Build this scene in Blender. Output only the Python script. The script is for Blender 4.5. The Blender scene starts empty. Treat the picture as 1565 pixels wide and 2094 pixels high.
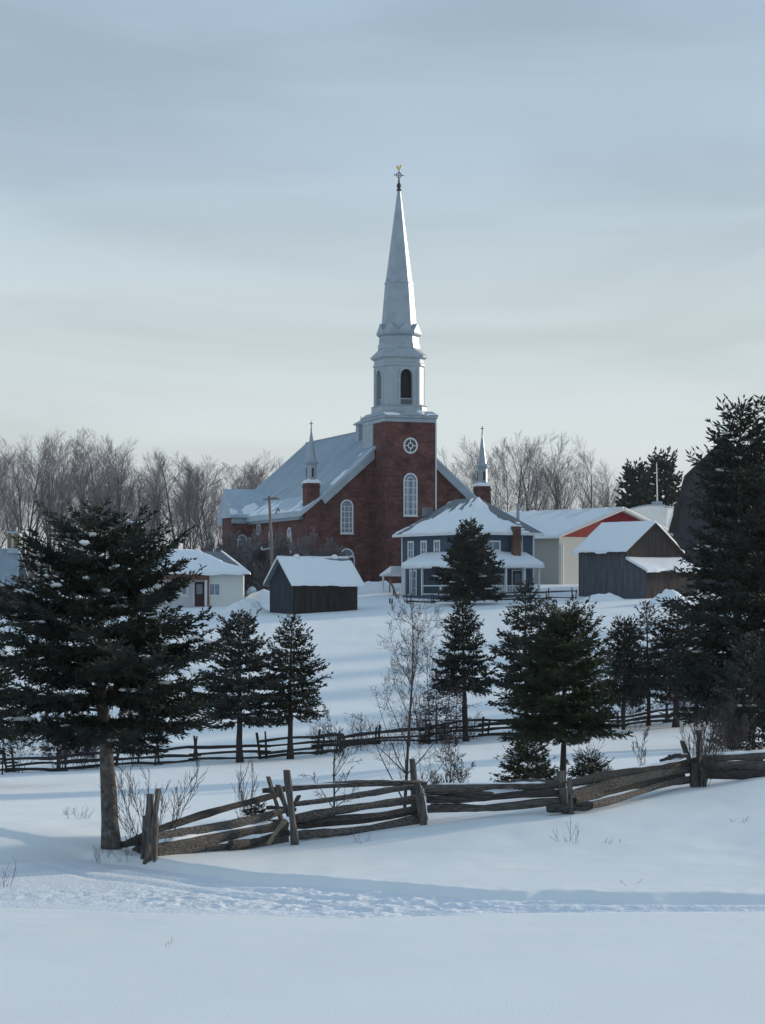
import bpy, math, random
import numpy as np
from mathutils import Vector, Matrix
R = math.radians
sc = bpy.context.scene
col = sc.collection
# ------------------------------------------------------------------ camera
EYE, F, HZ, PXC = 4.4, 4200.0, 1200.0, 782.5      # eye height, focal length in photo pixels, horizon row, centre column
cam = bpy.data.cameras.new('camera'); cam_o = bpy.data.objects.new('camera', cam); col.objects.link(cam_o)
cam_o.location = (0, 0, EYE); cam_o.rotation_euler = (R(90), 0, 0)
cam.sensor_fit = 'VERTICAL'; cam.sensor_height = 36; cam.lens = F/2094*36
cam.shift_y = (HZ-1047)/2094; cam.clip_start = .5; cam.clip_end = 9000
sc.camera = cam_o
# ------------------------------------------------------------------ light
SUN_EL, SUN_AZ = 11.5, 60.0       # azimuth clockwise from +Y (the view direction): far right, a little behind the church
SUN_STRENGTH, SUN_ANGLE = 3.8, 3.0
sun = bpy.data.lights.new('sun', 'SUN'); sun.energy = SUN_STRENGTH; sun.angle = R(SUN_ANGLE); sun.color = (1, .86, .68)
sun_o = bpy.data.objects.new('sun', sun); col.objects.link(sun_o)
sd = Vector((math.sin(R(SUN_AZ))*math.cos(R(SUN_EL)), math.cos(R(SUN_AZ))*math.cos(R(SUN_EL)), math.sin(R(SUN_EL))))
sun_o.rotation_euler = (-sd).to_track_quat('-Z', 'Y').to_euler(); sun_o.location = (60, 60, 60)
w = bpy.data.worlds.new('World'); sc.world = w; w.use_nodes = True
nt = w.node_tree; nt.nodes.clear(); N = nt.nodes.new; Lk = nt.links.new
out = N('ShaderNodeOutputWorld'); bg = N('ShaderNodeBackground'); Lk(bg.outputs[0], out.inputs[0])
bg.inputs[1].default_value = .1
sky = N('ShaderNodeTexSky'); sky.sky_type = 'NISHITA'; sky.sun_disc = False
sky.sun_elevation = R(SUN_EL); sky.sun_rotation = R(SUN_AZ)
tc = N('ShaderNodeTexCoord'); sep = N('ShaderNodeSeparateXYZ'); Lk(tc.outputs['Generated'], sep.inputs[0])
ramp = N('ShaderNodeValToRGB'); Lk(sep.outputs[2], ramp.inputs[0])
cr = ramp.color_ramp
cr.elements[0].position = 0; cr.elements[0].color = (.64, .67, .67, 1)
cr.elements[1].position = 1; cr.elements[1].color = (.31, .44, .585, 1)
for p, c in ((.06, (.60, .65, .66)), (.14, (.53, .615, .65)), (.20, (.41, .51, .605)), (.28, (.35, .46, .568)), (.45, (.33, .45, .585))):
    e = cr.elements.new(p); e.color = (*c, 1)
mp = N('ShaderNodeMapping'); mp.inputs['Scale'].default_value = (3.0, 3.0, 17); mp.inputs['Rotation'].default_value = (0, R(3), 0)
Lk(tc.outputs['Generated'], mp.inputs[0])
nz = N('ShaderNodeTexNoise'); nz.inputs['Scale'].default_value = 1.1; nz.inputs['Detail'].default_value = 4; nz.inputs['Roughness'].default_value = .5
nz.inputs['Distortion'].default_value = .6
Lk(mp.outputs[0], nz.inputs['Vector'])
mr = N('ShaderNodeMapRange'); mr.interpolation_type = 'SMOOTHSTEP'
for i, v in zip((1, 2, 3, 4), (.3, .7, 1.0, 1.20)): mr.inputs[i].default_value = v
Lk(nz.outputs[0], mr.inputs[0])
mx = N('ShaderNodeVectorMath'); mx.operation = 'SCALE'; Lk(ramp.outputs[0], mx.inputs[0]); Lk(mr.outputs[0], mx.inputs['Scale'])
mx2 = N('ShaderNodeVectorMath'); mx2.operation = 'SCALE'; mx2.inputs['Scale'].default_value = 10.0; Lk(mx.outputs[0], mx2.inputs[0])
mix = N('ShaderNodeMix'); mix.data_type = 'RGBA'; mix.inputs[0].default_value = .93
Lk(sky.outputs[0], mix.inputs[6]); Lk(mx2.outputs[0], mix.inputs[7]); Lk(mix.outputs[2], bg.inputs[0])
sc.view_settings.view_transform = 'Standard'; sc.view_settings.look = 'None'; sc.view_settings.gamma = 1
sc.view_settings.exposure = 0
sc.cycles.max_bounces = 5; sc.cycles.diffuse_bounces = 3; sc.cycles.glossy_bounces = 2; sc.cycles.transmission_bounces = 2

# ------------------------------------------------------------------ helpers
def tag(o, label=None, cat=None, group=None, kind=None):
    if label: o['label'] = label
    if cat: o['category'] = cat
    if group: o['group'] = group
    if kind: o['kind'] = kind
    return o
def empty(name, loc, rz=0, label=None, cat=None, group=None):
    o = bpy.data.objects.new(name, None); col.objects.link(o); o.location = loc; o.rotation_euler = (0, 0, rz)
    o.empty_display_size = .2
    return tag(o, label, cat, group)
def dup(root, loc, rz, s=(1, 1, 1), label=None, group=None):
    r = root.copy(); col.objects.link(r); r.location = loc; r.rotation_euler = (0, 0, rz); r.scale = s
    if label: r['label'] = label
    if group: r['group'] = group
    for ch in list(root.children):
        c = ch.copy(); col.objects.link(c); c.parent = r
        for g in list(ch.children):
            d = g.copy(); col.objects.link(d); d.parent = c
    return r
class MB:
    def __init__(s): s.v = []; s.f = []
    def add(s, vs, fs):
        n = len(s.v); s.v += [tuple(p) for p in vs]; s.f += [tuple(i+n for i in f) for f in fs]; return s
    def box(s, x0, x1, y0, y1, z0, z1):
        return s.add([(x0,y0,z0),(x1,y0,z0),(x1,y1,z0),(x0,y1,z0),(x0,y0,z1),(x1,y0,z1),(x1,y1,z1),(x0,y1,z1)],
                     [(0,3,2,1),(4,5,6,7),(0,1,5,4),(1,2,6,5),(2,3,7,6),(3,0,4,7)])
    def hexa(s, b, t):      # 4 bottom points, 4 top points
        return s.add(list(b)+list(t), [(0,3,2,1),(4,5,6,7),(0,1,5,4),(1,2,6,5),(2,3,7,6),(3,0,4,7)])
    def prism(s, poly, y0, y1):    # polygon in (x, z), extruded along y
        n = len(poly)
        s.add([(x,y0,z) for x,z in poly]+[(x,y1,z) for x,z in poly],
              [tuple(range(n)), tuple(range(2*n-1, n-1, -1))]+[(i,(i+1)%n,n+(i+1)%n,n+i) for i in range(n)])
        return s
    def loft(s, rings, cap=True):
        n = len(rings[0]); k = len(s.v)
        for r_ in rings: s.v += [tuple(p) for p in r_]
        for a in range(len(rings)-1):
            for i in range(n):
                j = (i+1) % n
                s.f.append((k+a*n+i, k+a*n+j, k+(a+1)*n+j, k+(a+1)*n+i))
        if cap:
            s.f.append(tuple(k+i for i in range(n-1, -1, -1))); s.f.append(tuple(k+(len(rings)-1)*n+i for i in range(n)))
        return s
    def tube(s, p0, p1, r0, r1=None, n=8):
        return s.path([p0, p1], [r0, r0 if r1 is None else r1], n)
    def path(s, pts, rads, n=8):
        pts = [Vector(p) for p in pts]; rings = []
        for i, p in enumerate(pts):
            d = (pts[min(i+1, len(pts)-1)]-pts[max(i-1, 0)]).normalized()
            a = d.cross(Vector((0, 0, 1)) if abs(d.z) < .95 else Vector((1, 0, 0))).normalized(); b = a.cross(d)
            rings.append([p+(a*math.cos(t)+b*math.sin(t))*rads[i] for t in [2*math.pi*k/n for k in range(n)]])
        return s.loft(rings)
    def build(s, name, mat, parent=None, smooth=False, loc=None):
        me = bpy.data.meshes.new(name); me.from_pydata(s.v, [], s.f); me.validate(); me.materials.append(mat)
        import bmesh
        bm = bmesh.new(); bm.from_mesh(me); bmesh.ops.recalc_face_normals(bm, faces=bm.faces); bm.to_mesh(me); bm.free()
        if smooth: me.polygons.foreach_set('use_smooth', [True]*len(me.polygons))
        o = bpy.data.objects.new(name, me); col.objects.link(o)
        if parent: o.parent = parent
        if loc: o.location = loc
        return o
def np_mesh(name, v, f, mat, parent=None, smooth=False):
    v = np.asarray(v, np.float32); f = np.asarray(f, np.int32); k = f.shape[1]
    me = bpy.data.meshes.new(name)
    me.vertices.add(len(v)); me.vertices.foreach_set('co', v.ravel())
    me.loops.add(f.size); me.loops.foreach_set('vertex_index', f.ravel())
    me.polygons.add(len(f)); me.polygons.foreach_set('loop_start', np.arange(0, f.size, k, dtype=np.int32))
    me.polygons.foreach_set('use_smooth', np.full(len(f), smooth))
    me.update(calc_edges=True); me.materials.append(mat)
    o = bpy.data.objects.new(name, me); col.objects.link(o)
    if parent: o.parent = parent
    return o
_h = np.random.RandomState(5).rand(256, 256)
def vnoise(x, y):
    xi = np.floor(x).astype(int); yi = np.floor(y).astype(int); fx = x-xi; fy = y-yi
    fx = fx*fx*(3-2*fx); fy = fy*fy*(3-2*fy); g = lambda a, b: _h[a % 256, b % 256]
    return (g(xi,yi)*(1-fx)+g(xi+1,yi)*fx)*(1-fy)+(g(xi,yi+1)*(1-fx)+g(xi+1,yi+1)*fx)*fy
def fbm(x, y, o=4):
    x = np.asarray(x, float); y = np.asarray(y, float); s = 0; a = .5
    for i in range(o): s = s+a*(vnoise(x*2**i+17*i, y*2**i+31*i)-.5); a *= .5
    return s
sstep = lambda a, b, x: (lambda t: t*t*(3-2*t))(np.clip((np.asarray(x, float)-a)/(b-a), 0, 1))

# ------------------------------------------------------------------ materials
def mat(name, c, rough=.8, var=.15, scale=3.0, bump=0, bscale=30, metallic=0, stretch=(1, 1, 1), c2=None, spec=.3, sss=0):
    m = bpy.data.materials.new(name); m.use_nodes = True; t = m.node_tree; b = t.nodes['Principled BSDF']
    b.inputs['Roughness'].default_value = rough; b.inputs['Metallic'].default_value = metallic
    b.inputs['Specular IOR Level'].default_value = spec
    tcn = t.nodes.new('ShaderNodeTexCoord'); mpn = t.nodes.new('ShaderNodeMapping'); mpn.inputs['Scale'].default_value = stretch
    t.links.new(tcn.outputs['Object'], mpn.inputs[0])
    n = t.nodes.new('ShaderNodeTexNoise'); n.inputs['Scale'].default_value = scale; n.inputs['Detail'].default_value = 6
    n.inputs['Roughness'].default_value = .65
    t.links.new(mpn.outputs[0], n.inputs['Vector'])
    r_ = t.nodes.new('ShaderNodeValToRGB'); r_.color_ramp.elements[0].position = .3; r_.color_ramp.elements[1].position = .7
    c2 = c2 or c
    r_.color_ramp.elements[0].color = (*[max(0, v*(1-var)) for v in c], 1)
    r_.color_ramp.elements[1].color = (*[min(1, v*(1+var)) for v in c2], 1)
    t.links.new(n.outputs[0], r_.inputs[0]); t.links.new(r_.outputs[0], b.inputs['Base Color'])
    if bump:
        n2 = t.nodes.new('ShaderNodeTexNoise'); n2.inputs['Scale'].default_value = bscale; n2.inputs['Detail'].default_value = 5
        t.links.new(mpn.outputs[0], n2.inputs['Vector'])
        bp = t.nodes.new('ShaderNodeBump'); bp.inputs['Strength'].default_value = bump; bp.inputs['Distance'].default_value = .05
        t.links.new(n2.outputs[0], bp.inputs['Height']); t.links.new(bp.outputs[0], b.inputs['Normal'])
    return m
def brick_mat(name, c1, c2, mortar, sx=1.0):
    m = mat(name, c1, .9); t = m.node_tree; b = t.nodes['Principled BSDF']
    tcn = t.nodes.new('ShaderNodeTexCoord'); sp = t.nodes.new('ShaderNodeSeparateXYZ'); t.links.new(tcn.outputs['Object'], sp.inputs[0])
    ad = t.nodes.new('ShaderNodeMath'); t.links.new(sp.outputs[0], ad.inputs[0]); t.links.new(sp.outputs[1], ad.inputs[1])
    cb = t.nodes.new('ShaderNodeCombineXYZ'); t.links.new(ad.outputs[0], cb.inputs[0]); t.links.new(sp.outputs[2], cb.inputs[1])
    br = t.nodes.new('ShaderNodeTexBrick'); t.links.new(cb.outputs[0], br.inputs['Vector'])
    br.inputs['Color1'].default_value = (*c1, 1); br.inputs['Color2'].default_value = (*c2, 1); br.inputs['Mortar'].default_value = (*mortar, 1)
    br.inputs['Scale'].default_value = 1; br.inputs['Brick Width'].default_value = .55*sx; br.inputs['Row Height'].default_value = .2*sx
    br.inputs['Mortar Size'].default_value = .014*sx; br.inputs['Bias'].default_value = -.1
    n = t.nodes.new('ShaderNodeTexNoise'); n.inputs['Scale'].default_value = .9; n.inputs['Detail'].default_value = 8; n.inputs['Roughness'].default_value = .7
    t.links.new(tcn.outputs['Object'], n.inputs['Vector'])
    mrr = t.nodes.new('ShaderNodeMapRange'); t.links.new(n.outputs[0], mrr.inputs[0])
    for i, v in zip((1, 2, 3, 4), (.34, .66, .5, 1.45)): mrr.inputs[i].default_value = v
    vm = t.nodes.new('ShaderNodeVectorMath'); vm.operation = 'SCALE'; t.links.new(br.outputs[0], vm.inputs[0]); t.links.new(mrr.outputs[0], vm.inputs['Scale'])
    t.links.new(vm.outputs[0], b.inputs['Base Color'])
    return m
def plank_mat(name, c, var=.5, sx=9.0, horiz=False):
    return mat(name, c, .9, var, 1.0, stretch=(.6, .6, sx) if horiz else (sx, sx, .45), bump=.25, bscale=1.5)
SNOW = mat('snow', (.82, .845, .855), .7, .025, .35, bump=.11, bscale=40, spec=.25)
SNOW_T = mat('trail_snow', (.78, .82, .87), .6, .03, 3, bump=.35, bscale=16, spec=.35)
SNOW_R = mat('roof_snow', (.82, .85, .88), .75, .02, 1, bump=.1, bscale=4, spec=.2)
BRICK = brick_mat('red_brick', (.095, .034, .032), (.155, .060, .053), (.12, .08, .075))
BRICK_S = brick_mat('brown_brick', (.13, .06, .045), (.16, .075, .055), (.1, .07, .06), .6)
METAL = mat('pale_sheet_metal', (.34, .40, .45), .50, .16, .9, metallic=.45)
CHROOF = mat('church_sheet_roof', (.42, .50, .565), .5, .13, .35, metallic=.3)
WHITE = mat('white_paint', (.70, .72, .72), .6, .06, 2)
WHITE_M = mat('weathered_white_metal', (.37, .42, .46), .5, .10, 1.3, metallic=.15)
GLASS = mat('window_glass', (.16, .21, .28), .18, .35, 2.2, spec=.6)
GLASS_D = mat('dark_glass', (.035, .045, .06), .12, .3, 2.2, spec=.6)
DARK = mat('dark_iron', (.03, .03, .035), .6, .2)
GOLD = mat('gilded', (.75, .52, .14), .35, .1, metallic=.8)
RED_DOOR = mat('red_door_paint', (.30, .015, .018), .6, .1)
DOOR_DK = mat('dark_red_door_paint', (.07, .02, .03), .6, .1)
BLUE = mat('slate_blue_siding', (.050, .083, .132), .7, .12, 1.2, stretch=(.5, .5, 14))
SHINGLE = mat('grey_shingles', (.17, .19, .21), .9, .25, 4, stretch=(1, 1, 6))
CREAM = mat('cream_siding', (.64, .625, .57), .75, .05, 1.0, stretch=(.5, .5, 12))
SHADEWALL = mat('shaded_cream_siding', (.36, .35, .32), .75, .08, 1.0, stretch=(.5, .5, 12))  # grey carries the shade on the garage's left side
RED = mat('red_gable_boards', (.30, .014, .022), .7, .1, 1, stretch=(4, 4, .5))
BLUEBLACK = plank_mat('blue_black_planks', (.030, .036, .048), .5, 7)
SHEDW = plank_mat('black_tarred_planks', (.022, .022, .025), .75, 7)
BARNW = plank_mat('blue_grey_weathered_planks', (.075, .082, .098), .5, 6)
BARNB = plank_mat('brown_weathered_planks', (.054, .042, .040), .6, 6)
BIGBARN = plank_mat('dark_barn_planks', (.046, .048, .058), .4, 4)
BROWN = mat('brown_fascia', (.18, .095, .07), .8, .2)
BUNG = mat('pale_bungalow_siding', (.68, .69, .65), .75, .05, 1.2, stretch=(.5, .5, 9))
BUNG2 = mat('grey_white_siding', (.56, .58, .60), .75, .05, 1.2, stretch=(9, 9, .5))
TAN = mat('tan_panel', (.21, .14, .07), .8, .15)
WOOD = mat('grey_split_cedar', (.068, .060, .055), .92, .62, 3, bump=1, bscale=3, stretch=(.9, 11, 11), c2=(.115, .105, .098))
WOOD_V = mat('grey_cedar_post', (.068, .062, .058), .92, .6, 3, bump=1, bscale=3, stretch=(11, 11, .9), c2=(.12, .11, .102))
WOOD_D = mat('dark_weathered_cedar', (.040, .036, .035), .92, .6, 3, bump=1, bscale=3, stretch=(.9, 11, 11), c2=(.062, .056, .053))
WOOD_Y = mat('fresh_split_wood', (.24, .21, .15), .9, .3, 4, bump=.6, bscale=8)
BARK = mat('spruce_bark', (.060, .053, .049), .95, .7, 7, bump=1.0, bscale=11, c2=(.12, .11, .102))
BARK_D = mat('dark_bark', (.040, .034, .032), .95, .35, 8, bump=.6, bscale=14)
NEEDLE = mat('dark_spruce_needles', (.016, .023, .020), .75, .5, 2.5, c2=(.022, .030, .022), spec=.25)
NEEDLE_G = mat('green_spruce_needles', (.020, .031, .018), .75, .5, 2.5, c2=(.034, .045, .022), spec=.25)
NEEDLE_B = mat('blue_green_needles', (.020, .028, .030), .75, .5, 2.5, c2=(.030, .038, .036), spec=.25)
NEEDLE_R = mat('rusty_needles', (.07, .045, .04), .85, .4, 3)
BIRCH = mat('pale_sapling_bark', (.075, .06, .055), .9, .35, 6)
TWIG = mat('bare_twigs', (.078, .063, .065), .9, .3, 3)
TWIG_F = mat('hazed_wood_twigs', (.175, .162, .175), .9, .35, .5)  # twig grey lifted, with distance haze put into the colour
TRUNK_F = mat('grey_hardwood_bark', (.085, .078, .082), .9, .3, 2)
POLEW = mat('weathered_pole_wood', (.19, .165, .15), .9, .3, 2, stretch=(6, 6, .6))

# ------------------------------------------------------------------ terrain
_cols = np.array([0, 305, 598, 858, 1160, 1430, 1640.])
_prof = {-60: [4.5]*7, 0: [2.7]*7, 8: [1.5]*7, 14: [.5]*7, 19: [.03]*7, 24: [0]*7, 28: [0]*7, 30: [0,0,0,.02,.04,.05,.07],
 33: [0, 0, .0, .1, .16, .2, .27], 35: [0, 0, .05, .2, .31, .36, .45], 36.5: [-.02, -.02, .03, .25, .41, .48, .62],
 39: [-.08, -.08, -.05, .22, .42, .64, .87], 43: [-.3, -.28, -.22, .12, .3, .55, .8], 50: [-.8, -.75, -.6, -.2, 0, .2, .4],
 62: [-1.55, -1.45, -1.25, -.9, -.7, -.58, -.5], 72: [-2.2, -2.0, -1.75, -1.4, -1.2, -1.05, -.85], 76: [-2.2, -2.05, -1.84, -1.58, -1.4, -1.2, -.95],
 85: [-2.1, -2.0, -1.9, -1.68, -1.48, -1.33, -1.1], 100: [-1.5, -1.4, -1.3, -1.15, -1.0, -.8, -.4], 120: [-.2, 0, .1, .3, .5, .8, 1.2],
 140: [.9, 1.3, 1.7, 1.9, 2.3, 2.7, 3.2], 150: [1.6, 2.1, 2.45, 2.6, 3.0, 3.35, 4.0], 160: [2.2, 2.5, 2.9, 3.1, 3.45, 3.75, 4.3],
 172: [2.6, 2.9, 3.4, 3.7, 4.0, 4.2, 4.5], 183: [3.2, 3.6, 4.3, 4.7, 4.6, 4.7, 4.9], 200: [4.0, 4.3, 4.9, 5.1, 5.1, 5.1, 5.2], 230: [5.0, 5.0, 5.2, 5.3, 5.3, 5.3, 5.4],
 300: [6]*7, 1200: [8]*7}
_dk = np.array(sorted(_prof)); _pt = np.array([_prof[k] for k in sorted(_prof)], float)
_dg = np.arange(-60, 400, .5); _ug = np.linspace(-300, 1900, 111)
_tab = np.array([np.interp(_dg, _dk, _pt[:, c]) for c in range(7)])             # column x depth
_tab = np.array([[np.interp(_ug, _cols, _tab[:, j])] for j in range(len(_dg))])[:, 0, :]  # depth x u
def _sm(a, n, ax):
    k = np.ones(n)/n; p = n//2
    a = np.pad(a, [(p, p) if i == ax else (0, 0) for i in range(2)], mode='edge')
    return np.apply_along_axis(lambda r_: np.convolve(r_, k, 'valid'), ax, a)
_t1 = _sm(_sm(_tab, 3, 0), 3, 0); _t2 = _sm(_sm(_tab, 13, 0), 13, 0)
_wt = sstep(40, 60, _dg)[:, None]; _tab = _t1*(1-_wt)+_t2*_wt
_tab = _sm(_sm(_tab, 9, 1), 5, 1)
_lx = np.array([0, 210, 330, 500, 700, 840, 1000, 1200, 1565.]); _ld = np.array([37, 33.4, 32.6, 31.2, 30.2, 29.7, 29.25, 29.0, 28.9])
_lwx = (_lx-PXC)/F*_ld
def lip_d(x): return np.interp(x, np.r_[-14, _lwx, 12], np.r_[42, _ld, 28.9])
def low_d(x): return np.interp(x, [-12, -5, -3.2, -.5, .8, 2.1, 12], [27.6, 28.0, 27.6, 27.15, 27.4, 27.7, 27.7])
def H0(x, d):
    x = np.asarray(x, float); d = np.asarray(d, float)
    u = np.clip(x/np.maximum(d, 24)*F+PXC, -299, 1899); dd = np.clip(d, -60, 399)
    a = (dd+60)/.5; i = np.clip(np.floor(a).astype(int), 0, len(_dg)-2); fa = a-i
    b = (u+300)/20; j = np.clip(np.floor(b).astype(int), 0, len(_ug)-2); fb = b-j
    z = (_tab[i,j]*(1-fa)+_tab[i+1,j]*fa)*(1-fb)+(_tab[i,j+1]*(1-fa)+_tab[i+1,j+1]*fa)*fb
    z = z+sstep(399, 1200, d)*2
    z = z+fbm(x*.9+d*.5, d*1.6-x*.3, 4)*.022*sstep(20, 26, d)*(1-sstep(70, 110, d))
    z = z+fbm(x*.13, d*.13, 3)*.16*sstep(22, 30, d)*(.5+.8*sstep(40, 70, d))+fbm(x*.7, d*.5, 3)*.05*sstep(26, 32, d)
    return z
def Hh(x, d):
    z = H0(x, d); x = np.asarray(x, float); d = np.asarray(d, float)
    ld = lip_d(x)+fbm(x*1.1, x*0+3, 3)*.35
    amp = np.interp(x, [-9, -4.6, -3.6, 3, 12], [.05, .07, .085, .055, .045])
    z = z+amp*(1-sstep(.0, 4.0, d-ld))*sstep(-.07, .09, d-ld)
    z = z+fbm(x*5, d*5, 3)*.03*(1-sstep(.1, .6, np.abs(d-ld)))
    t = sstep(0, .3, d-low_d(x))*(1-sstep(-.35, .0, d-ld))
    return z-.10*t*(1-sstep(33, 36, d))
def P(px, d): x = (px-PXC)/F*d; return (x, d, float(Hh(x, d)))        # a point of the snow surface
def W(px, py, d): return Vector(((px-PXC)/F*d, d, EYE-(py-HZ)/F*d))
rows = np.r_[np.arange(-60, 20, 2.), np.arange(20, 26, .25), np.arange(26, 34, .07), np.arange(34, 46, .16), np.arange(46, 100, .5), np.arange(100, 200, 1.), np.geomspace(200, 2500, 40)]
ci = np.linspace(-1, 1, 300); co = np.geomspace(1.03, 6, 20); cs = np.r_[-co[::-1], ci, co]
hw = np.maximum(rows, 18)*.205+2
XX = hw[:, None]*cs[None, :]; DD = np.repeat(rows[:, None], len(cs), 1)
V = np.stack([XX, DD, Hh(XX, DD)], -1).reshape(-1, 3); nc = len(cs)
ii, jj = np.meshgrid(np.arange(len(rows)-1), np.arange(nc-1), indexing='ij'); k = (ii*nc+jj).ravel()
tag(np_mesh('snow_ground', V, np.stack([k, k+1, k+nc+1, k+nc], 1), SNOW, smooth=True), kind='structure')
# the packed snowmobile trail: its own sheet over the ground
xs = np.arange(-9, 9, .045); ts = np.linspace(0, 1, 70)
XX, TT = np.meshgrid(xs, ts, indexing='ij'); lo = low_d(XX)+.05+fbm(XX*1.3, XX*0+9, 4)*.9; hi = np.minimum(lip_d(XX)+fbm(XX*1.1, XX*0+3, 3)*.35-.06, 33.5)
DD = lo+(hi-lo)*TT
edge = sstep(0, .4, TT)*sstep(0, .12, 1-TT)
rough = (.12+.88*(1-sstep(29.2, 31.0, DD)))*(.25+.75*sstep(5.5, -1.5, XX))*(.35+1.3*np.clip(fbm(XX*.9+4, DD*1.3, 3)+.35, 0, 1))
lump = fbm(XX*6.5, DD*12, 4)*.085*rough+np.maximum(fbm(XX*14, DD*17, 2)-.06, 0)*.17*rough
sk = DD-low_d(XX); groove = -.022*np.cos(sk*2*math.pi/.52)*sstep(-4, 2, XX)-.03*np.exp(-((DD-(lip_d(XX)-1.0))/.16)**2)-.03*np.exp(-((DD-(lip_d(XX)-1.75))/.16)**2)
zz = H0(XX, DD)-.055+np.where(TT*(1-TT) < 1e-9, -.06, (lump+groove)*edge)
V = np.stack([XX, DD, zz], -1).reshape(-1, 3); nc = len(ts)
ii, jj = np.meshgrid(np.arange(len(xs)-1), np.arange(nc-1), indexing='ij'); k = (ii*nc+jj).ravel()
tag(np_mesh('snow_trail', V, np.stack([k, k+nc, k+nc+1, k+1], 1), SNOW_T, smooth=True), kind='structure')

# ------------------------------------------------------------------ snow on roofs
def snow_sheet(parent, c00, c10, c11, c01, thick=.25, nx=40, ny=24, mask=None, seed=0, name='roof_snow'):
    c00, c10, c11, c01 = [np.array(c, float) for c in (c00, c10, c11, c01)]
    s, t = np.meshgrid(np.linspace(0, 1, nx), np.linspace(0, 1, ny), indexing='ij')
    p = (c00*(1-s)[..., None]+c10*s[..., None])*(1-t)[..., None]+(c01*(1-s)[..., None]+c11*s[..., None])*t[..., None]
    L = np.linalg.norm(c10-c00); Hh_ = np.linalg.norm(c01-c00)
    n = fbm(s*L*.8+seed*7.1, t*Hh_*.8+seed*3.3, 4)
    m = np.ones_like(s) if mask is None else np.clip(mask(s, t)*6+n*5, 0, 1)
    off = thick*(m*m*(3-2*m))*(.85+n*.5)
    p[..., 2] += np.where(m > 0, off+.012, -.06)
    dn = (c00-c01)/Hh_; sg = (fbm(s[:, 0]*L*.9+seed, s[:, 0]*0+seed*2, 4)*.5+.02)*min(1, thick*5)
    p[:, 0] += dn[None]*np.clip(sg, -.12, .25)[:, None]; p[:, 0, 2] -= np.clip(sg, 0, .3)*.25; p[:, 0, 2] -= thick*.3
    V = p.reshape(-1, 3); idx = np.arange(nx*ny).reshape(nx, ny)
    f = np.stack([idx[:-1, :-1].ravel(), idx[1:, :-1].ravel(), idx[1:, 1:].ravel(), idx[:-1, 1:].ravel()], 1)
    ring = np.r_[idx[:, 0], idx[-1, 1:], idx[-2::-1, -1], idx[0, -2:0:-1]]
    base = V[ring].copy(); base[:, 2] -= (off.ravel()[ring]+.05); k = len(V); m_ = len(ring)
    f2 = np.array([[ring[i], k+i, k+(i+1) % m_, ring[(i+1) % m_]] for i in range(m_)])
    return np_mesh(name, np.r_[V, base], np.r_[f, f2], SNOW_R, parent, True)

# ------------------------------------------------------------------ windows in the plane y = const, facing -y (rot turns about z)
def arc_pts(w_, zs, n=12): return [(w_*math.cos(a), zs+w_*math.sin(a)) for a in [math.pi*i/n for i in range(n+1)]]
def window(parent, x, y, z0, w_, h, arch=False, bars=2, rows_=3, fw=.12, glass=None, rz=0, proud=.05, inner=False, name='window', frame=None):
    hw_ = w_/2; zs = h-hw_ if arch else h
    out_ = [(-hw_, 0), (hw_, 0)]+(arc_pts(hw_, zs) if arch else [(hw_, h), (-hw_, h)])
    g = MB().prism(out_, -.02, .05).build(name, glass or GLASS, parent); g.location = (x, y, z0); g.rotation_euler = (0, 0, rz)
    b = MB(); q = proud
    ins = [(-hw_+fw, fw), (hw_-fw, fw)]+(arc_pts(hw_-fw, zs) if arch else [(hw_-fw, h-fw), (-hw_+fw, h-fw)])
    n = len(out_)
    for i in range(n):
        j = (i+1) % n
        if math.dist(out_[i], out_[j]) < 1e-6: continue
        bo = [(out_[i][0], -q, out_[i][1]), (out_[j][0], -q, out_[j][1]), (ins[j][0], -q, ins[j][1]), (ins[i][0], -q, ins[i][1])]
        b.hexa(bo, [(p[0], -.021, p[2]) for p in bo])
    b.box(-hw_-fw*.4, hw_+fw*.4, -q-.05, -.021, -fw*.6, 0)
    for i in range(1, bars): xx = -hw_+w_*i/bars; b.box(xx-fw*.22, xx+fw*.22, -q+.012, -.0215, fw, zs+(0 if arch else -fw))
    for i in range(1, rows_+(1 if arch else 0)): zz_ = zs*i/rows_; b.box(-hw_+fw, hw_-fw, -q+.015, -.022, zz_-fw*.2, zz_+fw*.2)
    if inner:
        a1 = arc_pts(hw_*.5, zs); a2 = arc_pts(hw_*.5-fw*.45, zs)
        for i in range(len(a1)-1):
            bo = [(*a1[i][:1], -q+.01, a1[i][1]), (a1[i+1][0], -q+.01, a1[i+1][1]), (a2[i+1][0], -q+.01, a2[i+1][1]), (a2[i][0], -q+.01, a2[i][1])]
            b.hexa(bo, [(p[0], -.022, p[2]) for p in bo])
        for sx_ in (-1, 1): b.box(sx_*hw_*.5-fw*.25, sx_*hw_*.5+fw*.25, -q+.008, -.0225, fw, zs)
    b.build('frame', frame or WHITE, g)
    return g
def door(parent, x, y, z0, w_, h, m_, rz=0, pane=True, name='door'):
    o = MB().box(-w_/2, w_/2, -.04, .05, 0, h).build(name, m_, parent); o.location = (x, y, z0); o.rotation_euler = (0, 0, rz)
    b = MB(); b.box(-w_/2-.1, -w_/2, -.07, .03, 0, h+.1); b.box(w_/2, w_/2+.1, -.07, .03, 0, h+.1); b.box(-w_/2, w_/2, -.07, .03, h, h+.1)
    b.build('frame', WHITE, o)
    if pane: MB().box(-w_*.3, w_*.3, -.055, -.041, h*.5, h*.9).build('pane', GLASS, o)
    MB().box(w_*.32, w_*.4, -.09, -.041, h*.44, h*.49).build('handle', DARK, o)
    return o
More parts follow.
